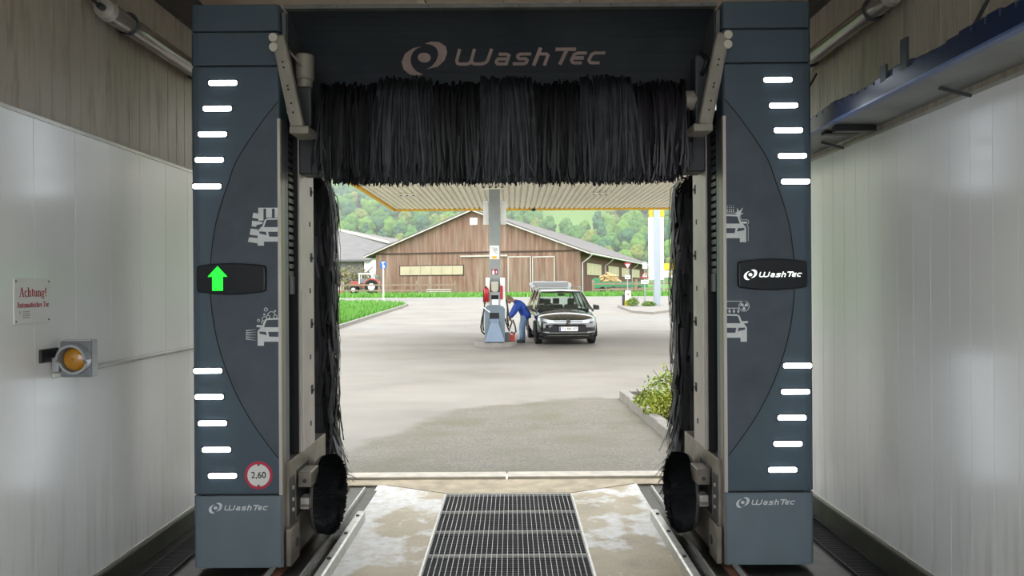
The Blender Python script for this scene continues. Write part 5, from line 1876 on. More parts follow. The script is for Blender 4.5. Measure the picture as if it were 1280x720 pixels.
# greenhouse
WB, WT = 0.80, 0.63
A0, A1 = (1.02, 1.03), (1.78, 1.53)
roof_st = [(1.74, 0.58, 1.51, 1.535), (1.85, 0.64, 1.535, 1.575), (2.2, 0.66, 1.57, 1.625), (3.0, 0.66, 1.585, 1.645), (3.8, 0.645, 1.58, 1.64), (4.15, 0.62, 1.56, 1.62), (4.25, 0.58, 1.555, 1.60)]
mb = MB()
mb.loft([[(-w, y, z0), (-w * 0.97, y, z0 + (z1 - z0) * .5), (-w * .6, y, z1 - 0.012), (0, y, z1), (w * .6, y, z1 - 0.012), (w * .97, y, z0 + (z1 - z0) * .5), (w, y, z0), (w * .5, y, z0 - 0.01), (-w * .5, y, z0 - 0.01)] for y, w, z0, z1 in roof_st])
mb.build('roof', M_PAINT, car, smooth=True)
for s_ in (-1, 1):
    mb = MB()
    mb.tube([(s_ * 0.86, 0.86, 0.97), (s_ * 0.80, 1.15, 1.10), (s_ * 0.66, 1.76, 1.50), (s_ * 0.655, 1.95, 1.56)], [0.03, 0.035, 0.038, 0.03], 8)
    mb.build('front_pillar', M_PAINT, car, smooth=True)
    mb = MB()
    mb.bar((s_ * 0.885, 2.35, 0.95), (s_ * 0.665, 2.45, 1.58), 0.07, 0.03, up=(1, 0, 0)).bar((s_ * 0.885, 3.35, 0.97), (s_ * 0.665, 3.4, 1.58), 0.07, 0.03, up=(1, 0, 0))
    mb.build('side_pillar', M_SEAM, car)
    MB().bar((s_ * 0.875, 4.2, 0.95), (s_ * 0.64, 4.12, 1.58), 0.13, 0.05, up=(1, 0, 0)).build('rear_pillar', M_PAINT, car, bevel=0.01)
    q = [(s_ * 0.89, 1.15, 1.0), (s_ * 0.885, 4.1, 1.02), (s_ * 0.66, 4.05, 1.56), (s_ * 0.67, 1.95, 1.55)]
    MB().add(q + [(x_ - s_ * 0.008, y_, z_) for x_, y_, z_ in q], [(0, 1, 2, 3), (4, 7, 6, 5), (0, 4, 5, 1), (1, 5, 6, 2), (2, 6, 7, 3), (3, 7, 4, 0)]).build('side_window', M_CGLASS, car)
    MB().tube([(s_ * 0.66, 1.95, 1.62), (s_ * 0.665, 2.1, 1.68), (s_ * 0.665, 3.9, 1.69), (s_ * 0.65, 4.1, 1.63)], 0.017, 6).build('roof_rail', M_CHROME, car, smooth=True)
    mr = MB()
    mr.loft([[(s_ * (0.93 + a * 0.17), 1.22 + b2 * 0.10 - 0.04 * a, 1.0 + c_ * (0.16 - 0.03 * a)) for b2, c_ in ((-.4, 0), (.5, 0), (.5, .9), (.2, 1), (-.3, .85))] for a in (0, 0.35, 0.8, 1.0)])
    mo = mr.build('mirror', M_BLACK, car, smooth=True, angle=50)
    MB().bar((s_ * 0.86, 1.22, 1.0), (s_ * 0.97, 1.22, 1.02), 0.05, 0.03).build('mirror_foot', M_BLACK, mo)
    for yy in (1.45, 2.42, 3.36):
        MB().box((s_ * 0.916, yy - 0.004, 0.32), (s_ * 0.9185, yy + 0.004, 0.95)).build('door_gap', M_SEAM, car)
    for yy in (2.2, 3.2):
        MB().box((s_ * 0.91, yy - 0.1, 0.83), (s_ * 0.94, yy + 0.06, 0.86)).build('door_handle', M_CHROME, car, bevel=0.006)
# windscreen, gently curved
mb = MB()
rings = []
for k in range(9):
    t = -1 + 2 * k / 8
    yb_2, yt = 1.0 + 0.10 * t * t, 1.76 + 0.05 * t * t
    rings.append([(t * WB, yb_2, 1.04 - 0.02 * t * t), (t * WT, yt, 1.525 - 0.012 * t * t), (t * WT, yt + 0.008, 1.523 - 0.012 * t * t), (t * WB, yb_2 + 0.008, 1.036 - 0.02 * t * t)])
mb.loft(rings)
mb.build('windscreen', M_CGLASS, car, smooth=False)
MB().box((-0.78, 1.12, 0.9), (0.78, 1.5, 1.035)).build('dashboard', M_SEAT, car, bevel=0.03)
MB().box((-0.11, 1.72, 1.42), (0.11, 1.76, 1.49)).build('rear_view_mirror', M_BLACK, car, bevel=0.01)
for (x_, y_) in ((-0.38, 2.2), (0.38, 2.2), (-0.5, 3.05), (0.0, 3.05), (0.5, 3.05)):
    st_ = MB().box((x_ - 0.23, y_, 0.5), (x_ + 0.23, y_ + 0.14, 1.12)).build('seat', M_SEAT, car, bevel=0.05)
    MB().box((x_ - 0.11, y_ + 0.03, 1.13), (x_ + 0.11, y_ + 0.11, 1.32)).build('headrest', M_SEAT, st_, bevel=0.03)
MB().tube([(-0.38 + 0.18 * cos(radians(t)), 1.58 - 0.05 * sin(radians(t)), 1.02 + 0.17 * sin(radians(t))) for t in range(0, 361, 20)], 0.014, 6).build('steering_wheel', M_BLACK, car)
# open tailgate: swung up and back from the roof edge
tg = MB()
def tgp(x, t, off=0.0):
    # t 0 at hinge .. 1 at the free end
    y = 4.22 + 1.02 * t
    z = 1.60 + 0.30 * t - 0.10 * max(0, t - 0.75) * 4 * 0.6
    return (x, y, z + off)
hwid = lambda t: 0.60 + 0.14 * min(1, t * 2.2) - 0.16 * max(0, t - 0.85) / 0.15 * 0.8
rings = []
for t in (0, 0.08, 0.25, 0.5, 0.75, 0.88, 0.96, 1.0):
    w_ = hwid(t)
    a0, a1 = -0.035, 0.035
    rings.append([tgp(-w_, t, a0), tgp(w_, t, a0), tgp(w_, t, a1 - 0.03), tgp(w_ * 0.8, t, a1 + .02), tgp(-w_ * 0.8, t, a1 + .02), tgp(-w_, t, a1 - 0.03)])
tgo = tg.loft(rings).build('tailgate', M_SKYSHEEN, car, smooth=True, angle=40)
mb = MB()
mb.loft([[tgp(-hwid(t) * 0.84, t, 0.045), tgp(hwid(t) * 0.84, t, 0.045), tgp(hwid(t) * 0.84, t, 0.062), tgp(-hwid(t) * 0.84, t, 0.062)] for t in (0.10, 0.3, 0.5, 0.62)])
mb.build('tailgate_window', M_DGL, tgo)
mb = MB()
mb.loft([[tgp(-0.14, t, 0.05), tgp(0.14, t, 0.05), tgp(0.14, t, 0.062), tgp(-0.14, t, 0.062)] for t in (0.86, 0.94)])
mb.build('latch_trim', M_SEAM, tgo)
for s_ in (-1, 1):
    MB().cyl((s_ * 0.62, 4.28, 1.25), (s_ * 0.68, 4.62, 1.66), 0.014, n=8).build('gas_strut', M_SEAM, tgo)
MB().box((-0.8, 0.3, 0.17), (0.8, 4.3, 0.24)).build('underbody', M_SEAM, car)
car.location = (1.625, 22.0, gz(22))
car.rotation_euler = (0, 0, radians(3.2))


# ================================================================ BARN AND FARMYARD
def make_timber():
    m, n, l, b = node_mat('weathered_planks', 0.85)
    tc = n.new('ShaderNodeTexCoord')
    vec = tc.outputs['Object']
    st = nz(n, l, vec, 3.2, 3, (1, 1, 0.06), 0.6)
    col = ramp(n, l, st, [(0.3, '755545'), (0.5, '94725f'), (0.72, 'b39c8a')])
    fade = ramp(n, l, nz(n, l, vec, 0.35, 4), [(0.4, 0.0), (0.7, 0.55)])
    col = mixc(n, l, fade, col, '8d7d6e')
    l.new(col, b.inputs['Base Color'])
    return m


REFL = 0.69
M_TIMBER = make_timber()
M_TIMBER2 = mat('dark_planks', '6f4836', 0.85, var=0.2, scale=2.5, stretch=(1, 1, 0.1), hx2='5a3a2c')
M_ROOFT = mat('barn_roof', '716d6a', 0.8, var=0.12, scale=1.2)
M_VERGE = mat('verge_board', 'cfc8bc', 0.6)
M_FIBRE = mat('fibreglass_panel', 'c5b998', 0.5, var=0.1, scale=0.8)
M_PIPE = mat('downpipe_white', 'd4d2cb', 0.5)
M_SHADEB = mat('barn_soffit', '4d3a30', 0.8)

C0 = Vector((7.2, 80.0, 0)); ang = radians(16.5)
ux = Vector((-cos(ang), sin(ang), 0))     # along gable, to the left
uy = Vector((sin(ang), cos(ang), 0))      # along the long side, away
BW, BL = 23.7, 60.0
ZE, ZR, ZB = 5.27, 9.75, 0.75
barn = empty('barn', tuple(C0 + ux * BW / 2) [:2] + (ZB,), 'large weathered timber barn with shallow gable roof behind the road', 'barn')
fb = lambda a, c_, z: tuple(C0 + ux * a + uy * c_ + Vector((0, 0, z)))
gbl = lambda u, v, w: fb(u, w, v)
MB().prism([(0, ZB - 1), (BW, ZB - 1), (BW, ZE), (BW / 2, ZR), (0, ZE)], gbl, 0.0, 0.3).build('gable_wall', M_TIMBER, barn)
MB().prism([(0, 0.3), (0.3, 0.3), (0.3, BL), (0, BL)], lambda u, v, w: fb(u, v, w), ZB - 1, ZE + 0.1).build('side_wall', M_TIMBER2, barn)
MB().prism([(BW - 0.3, 0.3), (BW, 0.3), (BW, BL), (BW - 0.3, BL)], lambda u, v, w: fb(u, v, w), ZB - 1, ZE).build('side_wall', M_TIMBER2, barn)
# upper boarding sits proud of the lower boards
MB().prism([(0.0, ZE + 0.0), (BW, ZE + 0.0), (BW / 2, ZR - 0.02)], gbl, -0.06, 0.0).build('gable_boarding', M_TIMBER, barn)
sl = (ZR - ZE) / (BW / 2)
ov = 1.15
for s_ in (0, 1):
    e_ = -ov if s_ == 0 else BW + ov
    zz = ZE - ov * sl
    q = [(e_, zz), (BW / 2, ZR), (BW / 2, ZR + 0.28), (e_, zz + 0.25)]
    MB().prism(q, gbl, -0.7, BL + 0.5).build('roof_slope', M_ROOFT, barn)
    q = [(e_, zz - 0.02), (BW / 2, ZR - 0.02), (BW / 2, ZR + 0.12), (e_, zz + 0.12)]
    MB().prism(q, gbl, -0.76, -0.7).build('verge_board', M_VERGE, barn)
MB().tube([fb(-ov - 0.1, -0.6, ZE - ov * sl + 0.02), fb(-ov - 0.1, BL, ZE - ov * sl + 0.02)], 0.1, 8).build('gutter', M_PIPE, barn)
for c_ in (0.5, 15.0, 40):
    MB().tube([fb(-ov - 0.1, c_, ZE - ov * sl), fb(-ov * .6, c_, ZE - ov * sl - 0.5), fb(-0.12, c_, ZE - ov * sl - 0.9), fb(-0.12, c_, ZB)], 0.08, 8).build('downpipe', M_PIPE, barn)
for c0_, c1_ in ((3.3, 12.5), (17.8, 26.7), (29.3, 37.3), (40.2, 50.0)):
    fr_ = MB().prism([(c0_ - 0.1, 2.6), (c1_ + 0.1, 2.6), (c1_ + 0.1, 4.1), (c0_ - 0.1, 4.1)], lambda u, v, w: fb(w, u, v), -0.06, 0.02).build('window_frame', M_SHADEB, barn)
    wj = (c1_ - c0_) / 4
    for j in range(4):
        MB().prism([(c0_ + j * wj, 2.7), (c0_ + j * wj + wj - 0.08, 2.7), (c0_ + j * wj + wj - 0.08, 4.0), (c0_ + j * wj, 4.0)], lambda u, v, w: fb(w, u, v), -0.1, -0.06).build('pane', M_FIBRE, fr_)


def on_gable(px, py):
    """(a, z) on the gable wall seen at pixel"""
    d = P(px, py, 1.0) - Vector((0, 0, CAM_H))
    o_ = Vector((0, 0, CAM_H))
    nrm = uy
    t = (C0 - o_).dot(nrm) / d.dot(nrm)
    h = o_ + d * t
    return ((h - C0).dot(ux), h.z)


a0, z0 = on_gable(500.5, 344); a1, z1 = on_gable(579, 332)
wf_ = MB().prism([(a0 + 0.1, z0 - 0.1), (a1 - 0.1, z0 - 0.1), (a1 - 0.1, z1 + 0.1), (a0 + 0.1, z1 + 0.1)], gbl, -0.05, 0.0).build('window_band', M_SHADEB, barn)
n_ = 6
for k in range(n_):
    ua, ub = a0 + (a1 - a0) * k / n_, a0 + (a1 - a0) * (k + 1) / n_
    MB().prism([(ua - 0.015, z0), (ub + 0.015, z0), (ub + 0.015, z1), (ua - 0.015, z1)], gbl, -0.09, -0.05).build('pane', M_FIBRE, wf_)
# sliding doors and rail
for (pa, pb_) in ((635, 664.5), (665.5, 694)):
    ua, zt_ = on_gable(pa, 321); ub, _ = on_gable(pb_, 321)
    dr = MB().prism([(ua, ZB - 0.2), (ub, ZB - 0.2), (ub, zt_), (ua, zt_)], gbl, -0.16, -0.02).build('sliding_door', M_TIMBER, barn)
    for e_ in (ua - 0.06, ub + 0.06):
        MB().prism([(e_ - 0.05, ZB), (e_ + 0.05, ZB), (e_ + 0.05, zt_), (e_ - 0.05, zt_)], gbl, -0.2, -0.14).build('door_edge', M_VERGE, dr)
    MB().prism([(ua, zt_ - 0.08), (ub, zt_ - 0.08), (ub, zt_ + 0.04), (ua, zt_ + 0.04)], gbl, -0.2, -0.14).build('door_edge', M_VERGE, dr)
ua, zt_ = on_gable(576, 320.5); ub, _ = on_gable(635, 320.5)
MB().prism([(ua, zt_ - 0.08), (ub, zt_ - 0.08), (ub, zt_ + 0.08), (ua, zt_ + 0.08)], gbl, -0.2, -0.08).build('door_rail', M_VERGE, barn)
ua, zt_ = on_gable(588, 272.5); ub, zl_ = on_gable(597, 281)
MB().prism([(ua, zl_), (ub, zl_), (ub, zt_), (ua, zt_)], gbl, -0.14, -0.06).build('owl_board', M_WHITE, barn)
MB().prism([(0.0, ZE - 0.12), (BW, ZE - 0.12), (BW, ZE + 0.04), (0, ZE + 0.04)], gbl, -0.10, -0.02).build('tie_board', M_SHADEB, barn)

# fences: posts and rails
M_FENCE = mat('fence_grey_wood', '9b8672', 0.85, var=0.2, scale=4)


def fence(pa, pb_, nposts, label, hgt=1.25):
    r_ = empty('rail_fence', ((pa[0] + pb_[0]) / 2, (pa[1] + pb_[1]) / 2, gz(pa[1])), label, 'fence', 'rail fences before the barn')
    pa, pb_ = Vector(pa), Vector(pb_)
    for k in range(nposts):
        q = pa.lerp(pb_, k / (nposts - 1))
        z = gz(q.y)
        MB().box((q.x - 0.1, q.y - 0.1, z - 0.1), (q.x + 0.1, q.y + 0.1, z + hgt + 0.15)).build('post', M_FENCE, r_)
    for zz in (0.42, 0.98):
        MB().bar((pa.x, pa.y - 0.12, gz(pa.y) + zz), (pb_.x, pb_.y - 0.12, gz(pb_.y) + zz), 0.07, 0.15).build('rail', M_FENCE, r_)
    return r_


fence((-17.0, 76.0), (-5.6, 74.5), 4, 'grey wooden rail fence before the barn, left of the post')
fence((7.9, 74.0), (20.5, 74.0), 4, 'grey wooden rail fence by the green wagon, right of the car')
# stacked pallets by the left fence
plt = empty('pallet', (-5.9, 73.6, gz(73.6)), 'low pale wooden pallet leaning at the fence end', 'pallet')
for k in range(3):
    MB().box((-8.3, 73.4, gz(73.4) + 0.1 + k * 0.2), (-5.9, 73.9, gz(73.4) + 0.18 + k * 0.2)).build('board', M_VERGE, plt)
for x_ in (-8.2, -7.1, -6.0):
    MB().box((x_ - 0.08, 73.45, gz(73.4)), (x_ + 0.08, 73.85, gz(73.4) + 0.6)).build('block', M_FENCE, plt)

# tractor
M_TRED = mat('tractor_red', 'b8504a', 0.5, var=0.1)
M_TGL = mat('tractor_glass', '6f7c7a', 0.15)
tc_ = Vector((P(457, 360, 80).x, 80.0, gz(80)))
trk = empty('tractor', tc_, 'red tractor with white cab parked left of the barn', 'tractor')
bx = lambda a, b2: ((tc_.x + a[0], tc_.y + a[1], tc_.z + a[2]), (tc_.x + b2[0], tc_.y + b2[1], tc_.z + b2[2]))
MB().box(*bx((-1.5, -0.4, 0.75), (0.1, 0.4, 1.3))).build('bonnet', M_TRED, trk, bevel=0.08)
MB().box(*bx((-0.2, -0.5, 0.55), (1.3, 0.5, 1.1))).build('chassis', M_TRED, trk, bevel=0.05)
cabn = empty('cab', tc_)
cabn.parent = trk; cabn.location = (0, 0, 0); ORIGIN[cabn.name] = tc_
COL.objects.unlink(cabn); bpy.data.objects.remove(cabn)
rf_ = MB().box(*bx((-0.65, -0.65, 2.0), (0.95, 0.65, 2.15))).build('cab_roof', M_WHITE, trk, bevel=0.04)
for (x_, y_) in ((-0.55, -0.55), (0.82, -0.55), (-0.55, 0.55), (0.82, 0.55)):
    MB().box(*bx((x_ - 0.06, y_ - 0.05, 1.05), (x_ + 0.06, y_ + 0.05, 2.0))).build('cab_pillar', M_WHITE, trk)
MB().box(*bx((-0.5, -0.52, 1.1), (0.78, 0.52, 1.55))).build('cab_interior', M_TGL, trk)
for (x_, y_, r_) in ((0.75, -0.62, 0.72), (0.75, 0.62, 0.72), (-1.15, -0.55, 0.42), (-1.15, 0.55, 0.42)):
    t_ = MB().cyl((tc_.x + x_, tc_.y + y_ - 0.16, tc_.z + r_), (tc_.x + x_, tc_.y + y_ + 0.16, tc_.z + r_), r_, n=24).build('wheel', M_TYRE, trk, bevel=0.05)
    MB().cyl((tc_.x + x_, tc_.y + y_ - 0.18, tc_.z + r_), (tc_.x + x_, tc_.y + y_ + 0.18, tc_.z + r_), r_ * 0.5, n=18).build('wheel_hub', M_WHITE, t_)
MB().cyl((tc_.x - 0.9, tc_.y - 0.2, tc_.z + 1.3), (tc_.x - 0.9, tc_.y - 0.2, tc_.z + 2.0), 0.04, n=8).build('exhaust', M_DGREY, trk)
for s_ in (-1, 1):
    MB().tube([(tc_.x + 0.75 + 0.8 * cos(radians(t)), tc_.y + s_ * 0.62, tc_.z + 0.72 + 0.8 * sin(radians(t))) for t in range(20, 171, 15)], 0.09, 6).build('mudguard', M_TRED, trk)
# machine beside the tractor
q = P(470, 360, 81)
mc = empty('farm_machine', (q.x, 83.0, gz(83)), 'grey-green farm implement parked against the barn corner', 'implement')
M_IMP = mat('implement_grey_green', '6f7f74', 0.6, var=0.15)
q = P(470.5, 360, 83)
MB().box((q.x - 0.32, 82.6, gz(83) + 0.5), (q.x + 0.3, 83.4, gz(83) + 1.9)).build('hopper', M_IMP, mc, bevel=0.08)
MB().box((q.x - 0.28, 82.7, gz(83)), (q.x + 0.26, 83.3, gz(83) + 0.5)).build('stand', M_DGREY, mc)
# small white and red trailer at the far left
q = P(423.5, 362, 79)
tl_ = empty('box_trailer', (q.x, 79, gz(79)), 'small white box with red base at the lawn edge left of tractor', 'trailer')
MB().box((q.x - 1.2, 78.6, gz(79) + 0.35), (q.x + 0.4, 79.8, gz(79) + 1.25)).build('box', mat('trailer_cream', 'dcd6c8', 0.5), tl_, bevel=0.04)
MB().box((q.x - 1.25, 78.55, gz(79) + 0.05), (q.x + 0.45, 79.85, gz(79) + 0.38)).build('base', M_TRED, tl_, bevel=0.03)

# grey shed with big roof, far left
M_SLATE = mat('slate_roof', '7c7a78', 0.8, var=0.15, scale=1.5, stretch=(0.3, 1, 3))
shd = empty('grey_shed', (-32, 112, gz(110)), 'grey farm building with long slate roof left of the barn', 'building')
YS = 104.0
q1 = P(500, 306, YS); q2 = P(380, 283, YS); q3 = P(380, 327, YS - 6); q4 = P(478, 325, YS - 6)
ye_, yr_ = YS - 7, YS + 3
zE_ = P(440, 324.5, ye_).z; zR_ = P(440, 292, yr_).z
xl_s, xr_s = P(330, 300, YS).x, P(488, 300, YS).x
MB().add([(xl_s, ye_, zE_), (xr_s - 1.5, ye_, zE_), (xr_s - 0.5, yr_, zR_ - 1.6), (P(424, 288, yr_).x, yr_, zR_ + 0.55), (xl_s, yr_, zR_ + 0.7),
          (xl_s, ye_, zE_ - 0.25), (xr_s - 1.5, ye_, zE_ - 0.25), (xr_s - 0.5, yr_, zR_ - 1.85), (P(424, 288, yr_).x, yr_, zR_ + 0.3), (xl_s, yr_, zR_ + 0.45)],
         [(0, 1, 2, 3, 4), (5, 9, 8, 7, 6), (0, 5, 6, 1), (1, 6, 7, 2), (2, 7, 8, 3), (3, 8, 9, 4), (4, 9, 5, 0)]).build('roof', M_SLATE, shd)
a = P(424, 288, yr_); b2 = P(487, 304, yr_)
MB().bar((a.x, yr_ - 0.3, a.z + 0.1), (b2.x, yr_ - 0.3, b2.z + 0.1), 0.25, 0.35).build('verge', mat('pale_verge', 'd9d3c4', 0.6), shd)
MB().add([(a.x, yr_, a.z), (b2.x, yr_, b2.z), (P(503, 300, yr_ + 14).x, yr_ + 14, P(503, 300, yr_ + 14).z), (P(435, 288, yr_ + 14).x, yr_ + 14, P(435, 288, yr_ + 14).z),
          (a.x, yr_, a.z - .2), (b2.x, yr_, b2.z - .2), (P(503, 300, yr_ + 14).x, yr_ + 14, P(503, 300, yr_ + 14).z - .2), (P(435, 288, yr_ + 14).x, yr_ + 14, P(435, 288, yr_ + 14).z - .2)], [(0, 1, 2, 3), (4, 7, 6, 5), (0, 4, 5, 1), (1, 5, 6, 2), (2, 6, 7, 3), (3, 7, 4, 0)]).build('roof_back', mat('slate_light', '86827e', 0.8), shd)
MB().box((xl_s, ye_ + 1, gz(100) - 0.5), (P(454, 340, ye_ + 1).x, yr_ + 10, zE_ - 0.1)).build('wall', mat('shed_wall_grey', '8e8a86', 0.8), shd)
q5 = P(454, 340, ye_); q6 = P(474, 340, ye_)
MB().box((q5.x, ye_ + 0.6, gz(100) - 0.5), (q6.x + 0.6, yr_ + 10, zE_ - 0.1)).build('wall', M_WHITE, shd)

# brown bush before the shed
q = P(437, 362, 92)
shrub('bare_bush', (q.x, 92, gz(92)), 3.6, 1.6, 3.4, 1600, 0.32, mat('bush_brown_green', '9a8c66', 0.8, var=0.3, scale=1, hx2='7d7d50'), 'large brownish bush growing behind the tractor', 'bush', seed=41)
q = P(462, 362, 90)
shrub('bare_bush', (q.x, 90, gz(90)), 1.3, 1.0, 3.0, 260, 0.2, mat('twiggy_grey', 'a39a86', 0.8, var=0.2), 'thin leafless shrub before the white wall', 'bush', seed=42)

# green wagon with firewood
M_GREEN = mat('wagon_green', '3f8a5c', 0.5, var=0.1)
wy = 78.0
w0_, w1_ = P(741, 360, wy).x, P(808, 360, wy).x
zw = gz(wy)
wag = empty('farm_wagon', ((w0_ + w1_) / 2, wy, zw), 'long green farm wagon standing beside the barn', 'wagon')
MB().box((w0_ + 0.6, wy - 0.9, zw + 0.55), (w1_, wy + 0.9, zw + 1.1)).build('side_board', M_GREEN, wag, bevel=0.03)
MB().box((w0_, wy - 0.9, zw + 0.5), (w0_ + 0.65, wy + 0.9, zw + 1.5)).build('front_board', M_GREEN, wag, bevel=0.03)
for x_ in (w0_ + 0.9, w0_ + 2.0, w1_ - 0.9):
    MB().cyl((x_, wy - 0.95, zw + 0.32), (x_, wy - 0.65, zw + 0.32), 0.32, n=18).build('wheel', M_TYRE, wag)
r_ = random.Random(9)
M_LOG = mat('cut_firewood', 'd6b583', 0.8, var=0.15, scale=3)
M_LOG2 = mat('old_logs', '8a755f', 0.85, var=0.2, scale=3)
p0 = P(748, 355, wy).x; p1 = P(772, 355, wy).x
for k in range(46):
    t = r_.random()
    x_ = p0 + (p1 - p0) * t
    h_ = 1.1 + r_.random() * (0.85 * (1 - abs(2 * t - 1) ** 2) + 0.1)
    a = r_.uniform(-0.6, 0.6)
    o = MB().cyl((x_ - 0.25 * cos(a), wy - 0.75 + r_.uniform(-.1, .5), zw + h_ - 0.2 * sin(a)), (x_ + 0.25 * cos(a), wy - 0.75 + r_.uniform(-.1, .5), zw + h_ + 0.2 * sin(a)), 0.11, n=7).build('firewood_log', M_LOG, None)
    tag(o, 'pale split log in the heap on the green wagon', 'log', 'firewood heaped on the green wagon')
p0 = P(766, 366, 76).x; p1 = P(806, 366, 76).x
for k in range(26):
    x_ = p0 + (p1 - p0) * (k % 13 + r_.random() * .4) / 13
    zz = gz(76) + 0.14 + (k // 13) * 0.26
    o = MB().cyl((x_, 75.6, zz), (x_ + r_.uniform(-.2, .2), 76.6, zz), 0.14, n=8).build('old_log', M_LOG2, None)
    tag(o, 'weathered log lying on the verge before the green wagon', 'log', 'old logs before the wagon')

REFL = 0.58
# ================================================================ ROADSIDE ISLAND ON THE RIGHT, SIGNS, PRICE PYLON
ip = [G(772, 384), G(790, 391), G(815, 393), G(845, 389), G(870, 384), G(840, 379), G(800, 380)]
ipo = MB()
ipo.prism([(v.x, v.y) for v in ip], lambda u, v, w: (u, v, gz(v) + w), -0.2, 0.12)
o = structure(ipo.build('traffic_island', M_KERB)); tag(o, 'kerbed traffic island with signs right of the car', 'island')
M_BLUES = mat('sign_blue', '2c6fc0', 0.4)
M_SRED = mat('sign_triangle_red', 'c8323c', 0.4)


def tri_sign(px, pyc, Y, size, up, base_py, label, plate_py, pw, mark=False):
    c = P(px, pyc, Y)
    r_ = empty('traffic_sign', (c.x, Y, gz(Y)), label, 'traffic sign')
    MB().cyl((c.x, Y + 0.05, gz(Y)), (c.x, Y + 0.05, c.z + size * 0.5), 0.035, n=8).build('pole', M_POST, r_)
    k = 1 if up else -1
    f = lambda u, v, w: (c.x + u, Y - w, c.z + k * v)
    t = lambda q: [(-0.5 * q, -0.42 * q), (0.5 * q, -0.42 * q), (0, 0.48 * q)]
    pl = MB().prism(t(size), f, 0, 0.02).build('sign_plate', M_SRED, r_)
    MB().prism(t(size * 0.6), f, 0.02, 0.03).build('sign_face', M_WHITE, pl)
    if mark:
        MB().prism([(-0.03, -0.1), (0.03, -0.1), (0.03, 0.08), (-0.03, 0.08)], f, 0.03, 0.035).build('sign_mark', M_SEAM, pl)
    p2 = P(px, plate_py, Y)
    ex = MB().box((p2.x - pw / 2, Y - 0.02, p2.z - 0.11), (p2.x + pw / 2, Y, p2.z + 0.11)).build('extra_plate', M_WHITE, r_)
    mb = MB()
    for j in range(5):
        mb.box((p2.x - pw * 0.34 + j * pw * 0.14, Y - 0.024, p2.z - 0.04), (p2.x - pw * 0.34 + j * pw * 0.14 + pw * 0.09, Y - 0.02, p2.z + 0.04))
    mb.build('plate_lettering', M_DGREY, ex)
    return r_


tri_sign(784.5, 332.5, 47.0, 0.46, False, 376, 'red and white give way sign on a pole by the island', 346.3, 0.34)
tri_sign(806, 343.5, 46.5, 0.50, True, 380, 'red triangle warning sign with white plate beside the price pylon', 352.2, 0.46, True)
c = P(806, 332, 47.5)
lm = empty('signal_box', (c.x, 47.5, gz(47.5)), 'small white box on a pole behind the warning sign', 'box')
MB().box((c.x - 0.14, 47.4, c.z - 0.2), (c.x + 0.14, 47.6, c.z + 0.2)).build('box', M_WHITE, lm, bevel=0.02)
MB().cyl((c.x, 47.52, gz(47.5)), (c.x, 47.52, c.z - 0.2), 0.03, n=8).build('pole', M_POST, lm)
c = P(785, 371, 46.2)
bo_ = empty('island_bollard', (c.x, 46.2, gz(46.2)), 'white traffic bollard with yellow foot below give way sign', 'bollard')
MB().box((c.x - 0.16, 46.1, c.z - 0.22), (c.x + 0.16, 46.3, c.z + 0.38)).build('bollard_body', M_WHITE, bo_, bevel=0.03)
MB().box((c.x - 0.2, 46.08, gz(46.2)), (c.x + 0.06, 46.32, c.z - 0.2)).build('foot', mat('bollard_yellow', 'dcc022', 0.5), bo_, bevel=0.02)
MB().box((c.x - 0.05, 46.09, c.z + 0.1), (c.x + 0.05, 46.1, c.z + 0.22)).build('bollard_mark', M_SRED, bo_)
c = P(779.5, 383, 46.4)
o = MB().tube([(c.x, 46.4, gz(46.4)), (c.x, 46.4, gz(46.4) + 0.75), (c.x, 46.4, gz(46.4) + 0.8)], [0.09, 0.09, 0.05], 12).build('dark_bollard', M_DGREY, None)
tag(o, 'short dark post left of the white bollard', 'bollard')
M_BUSH = mat('island_bush_green', '6d9438', 0.7, var=0.3, scale=2, hx2='86a63c')
for (px, py, rx, h, lab) in ((791, 388, 0.42, 0.62, 'round green bush below the bollard on the island'), (811, 389, 0.45, 0.34, 'low green bush at the foot of the warning sign')):
    g_ = P(px, py, 45.5)
    shrub('island_bush', (g_.x, 45.5, gz(45.5) + 0.1), rx, rx, h, 700, 0.09, M_BUSH, lab, 'bush', 'bushes on the traffic island', seed=int(px))
# price pylon
YP = 46.0
py_ = empty('price_pylon', (P(822, 385, YP).x, YP, gz(YP)), 'tall white and yellow price pylon on pale blue-grey post', 'pylon')
M_PYP = mat('pylon_post', 'b9c4cc', 0.4, 0.1, var=0.05)
a = P(818, 385, YP); b2 = P(826, 200, YP)
MB().box((a.x, YP, gz(YP)), (P(826, 385, YP).x, YP + 0.3, P(822, 205, YP).z)).build('post', M_PYP, py_, bevel=0.03)
za, zb2 = P(820, 350, YP).z, P(820, 271, YP).z
MB().box((P(812, 300, YP).x, YP + 0.1, za), (P(830, 300, YP).x, YP + 0.45, zb2)).build('white_panel', M_WHITE, py_, bevel=0.03)
MB().box((P(812.5, 300, YP).x, YP + 0.1, zb2), (P(831, 300, YP).x, YP + 0.45, P(820, 258, YP).z)).build('yellow_panel', mat('pylon_yellow', 'f0cc10', 0.4), py_, bevel=0.03)
MB().box((P(812.5, 300, YP).x, YP + 0.1, P(820, 257, YP).z), (P(831, 300, YP).x, YP + 0.45, P(820, 205, YP).z)).build('upper_panel', M_WHITE, py_, bevel=0.03)
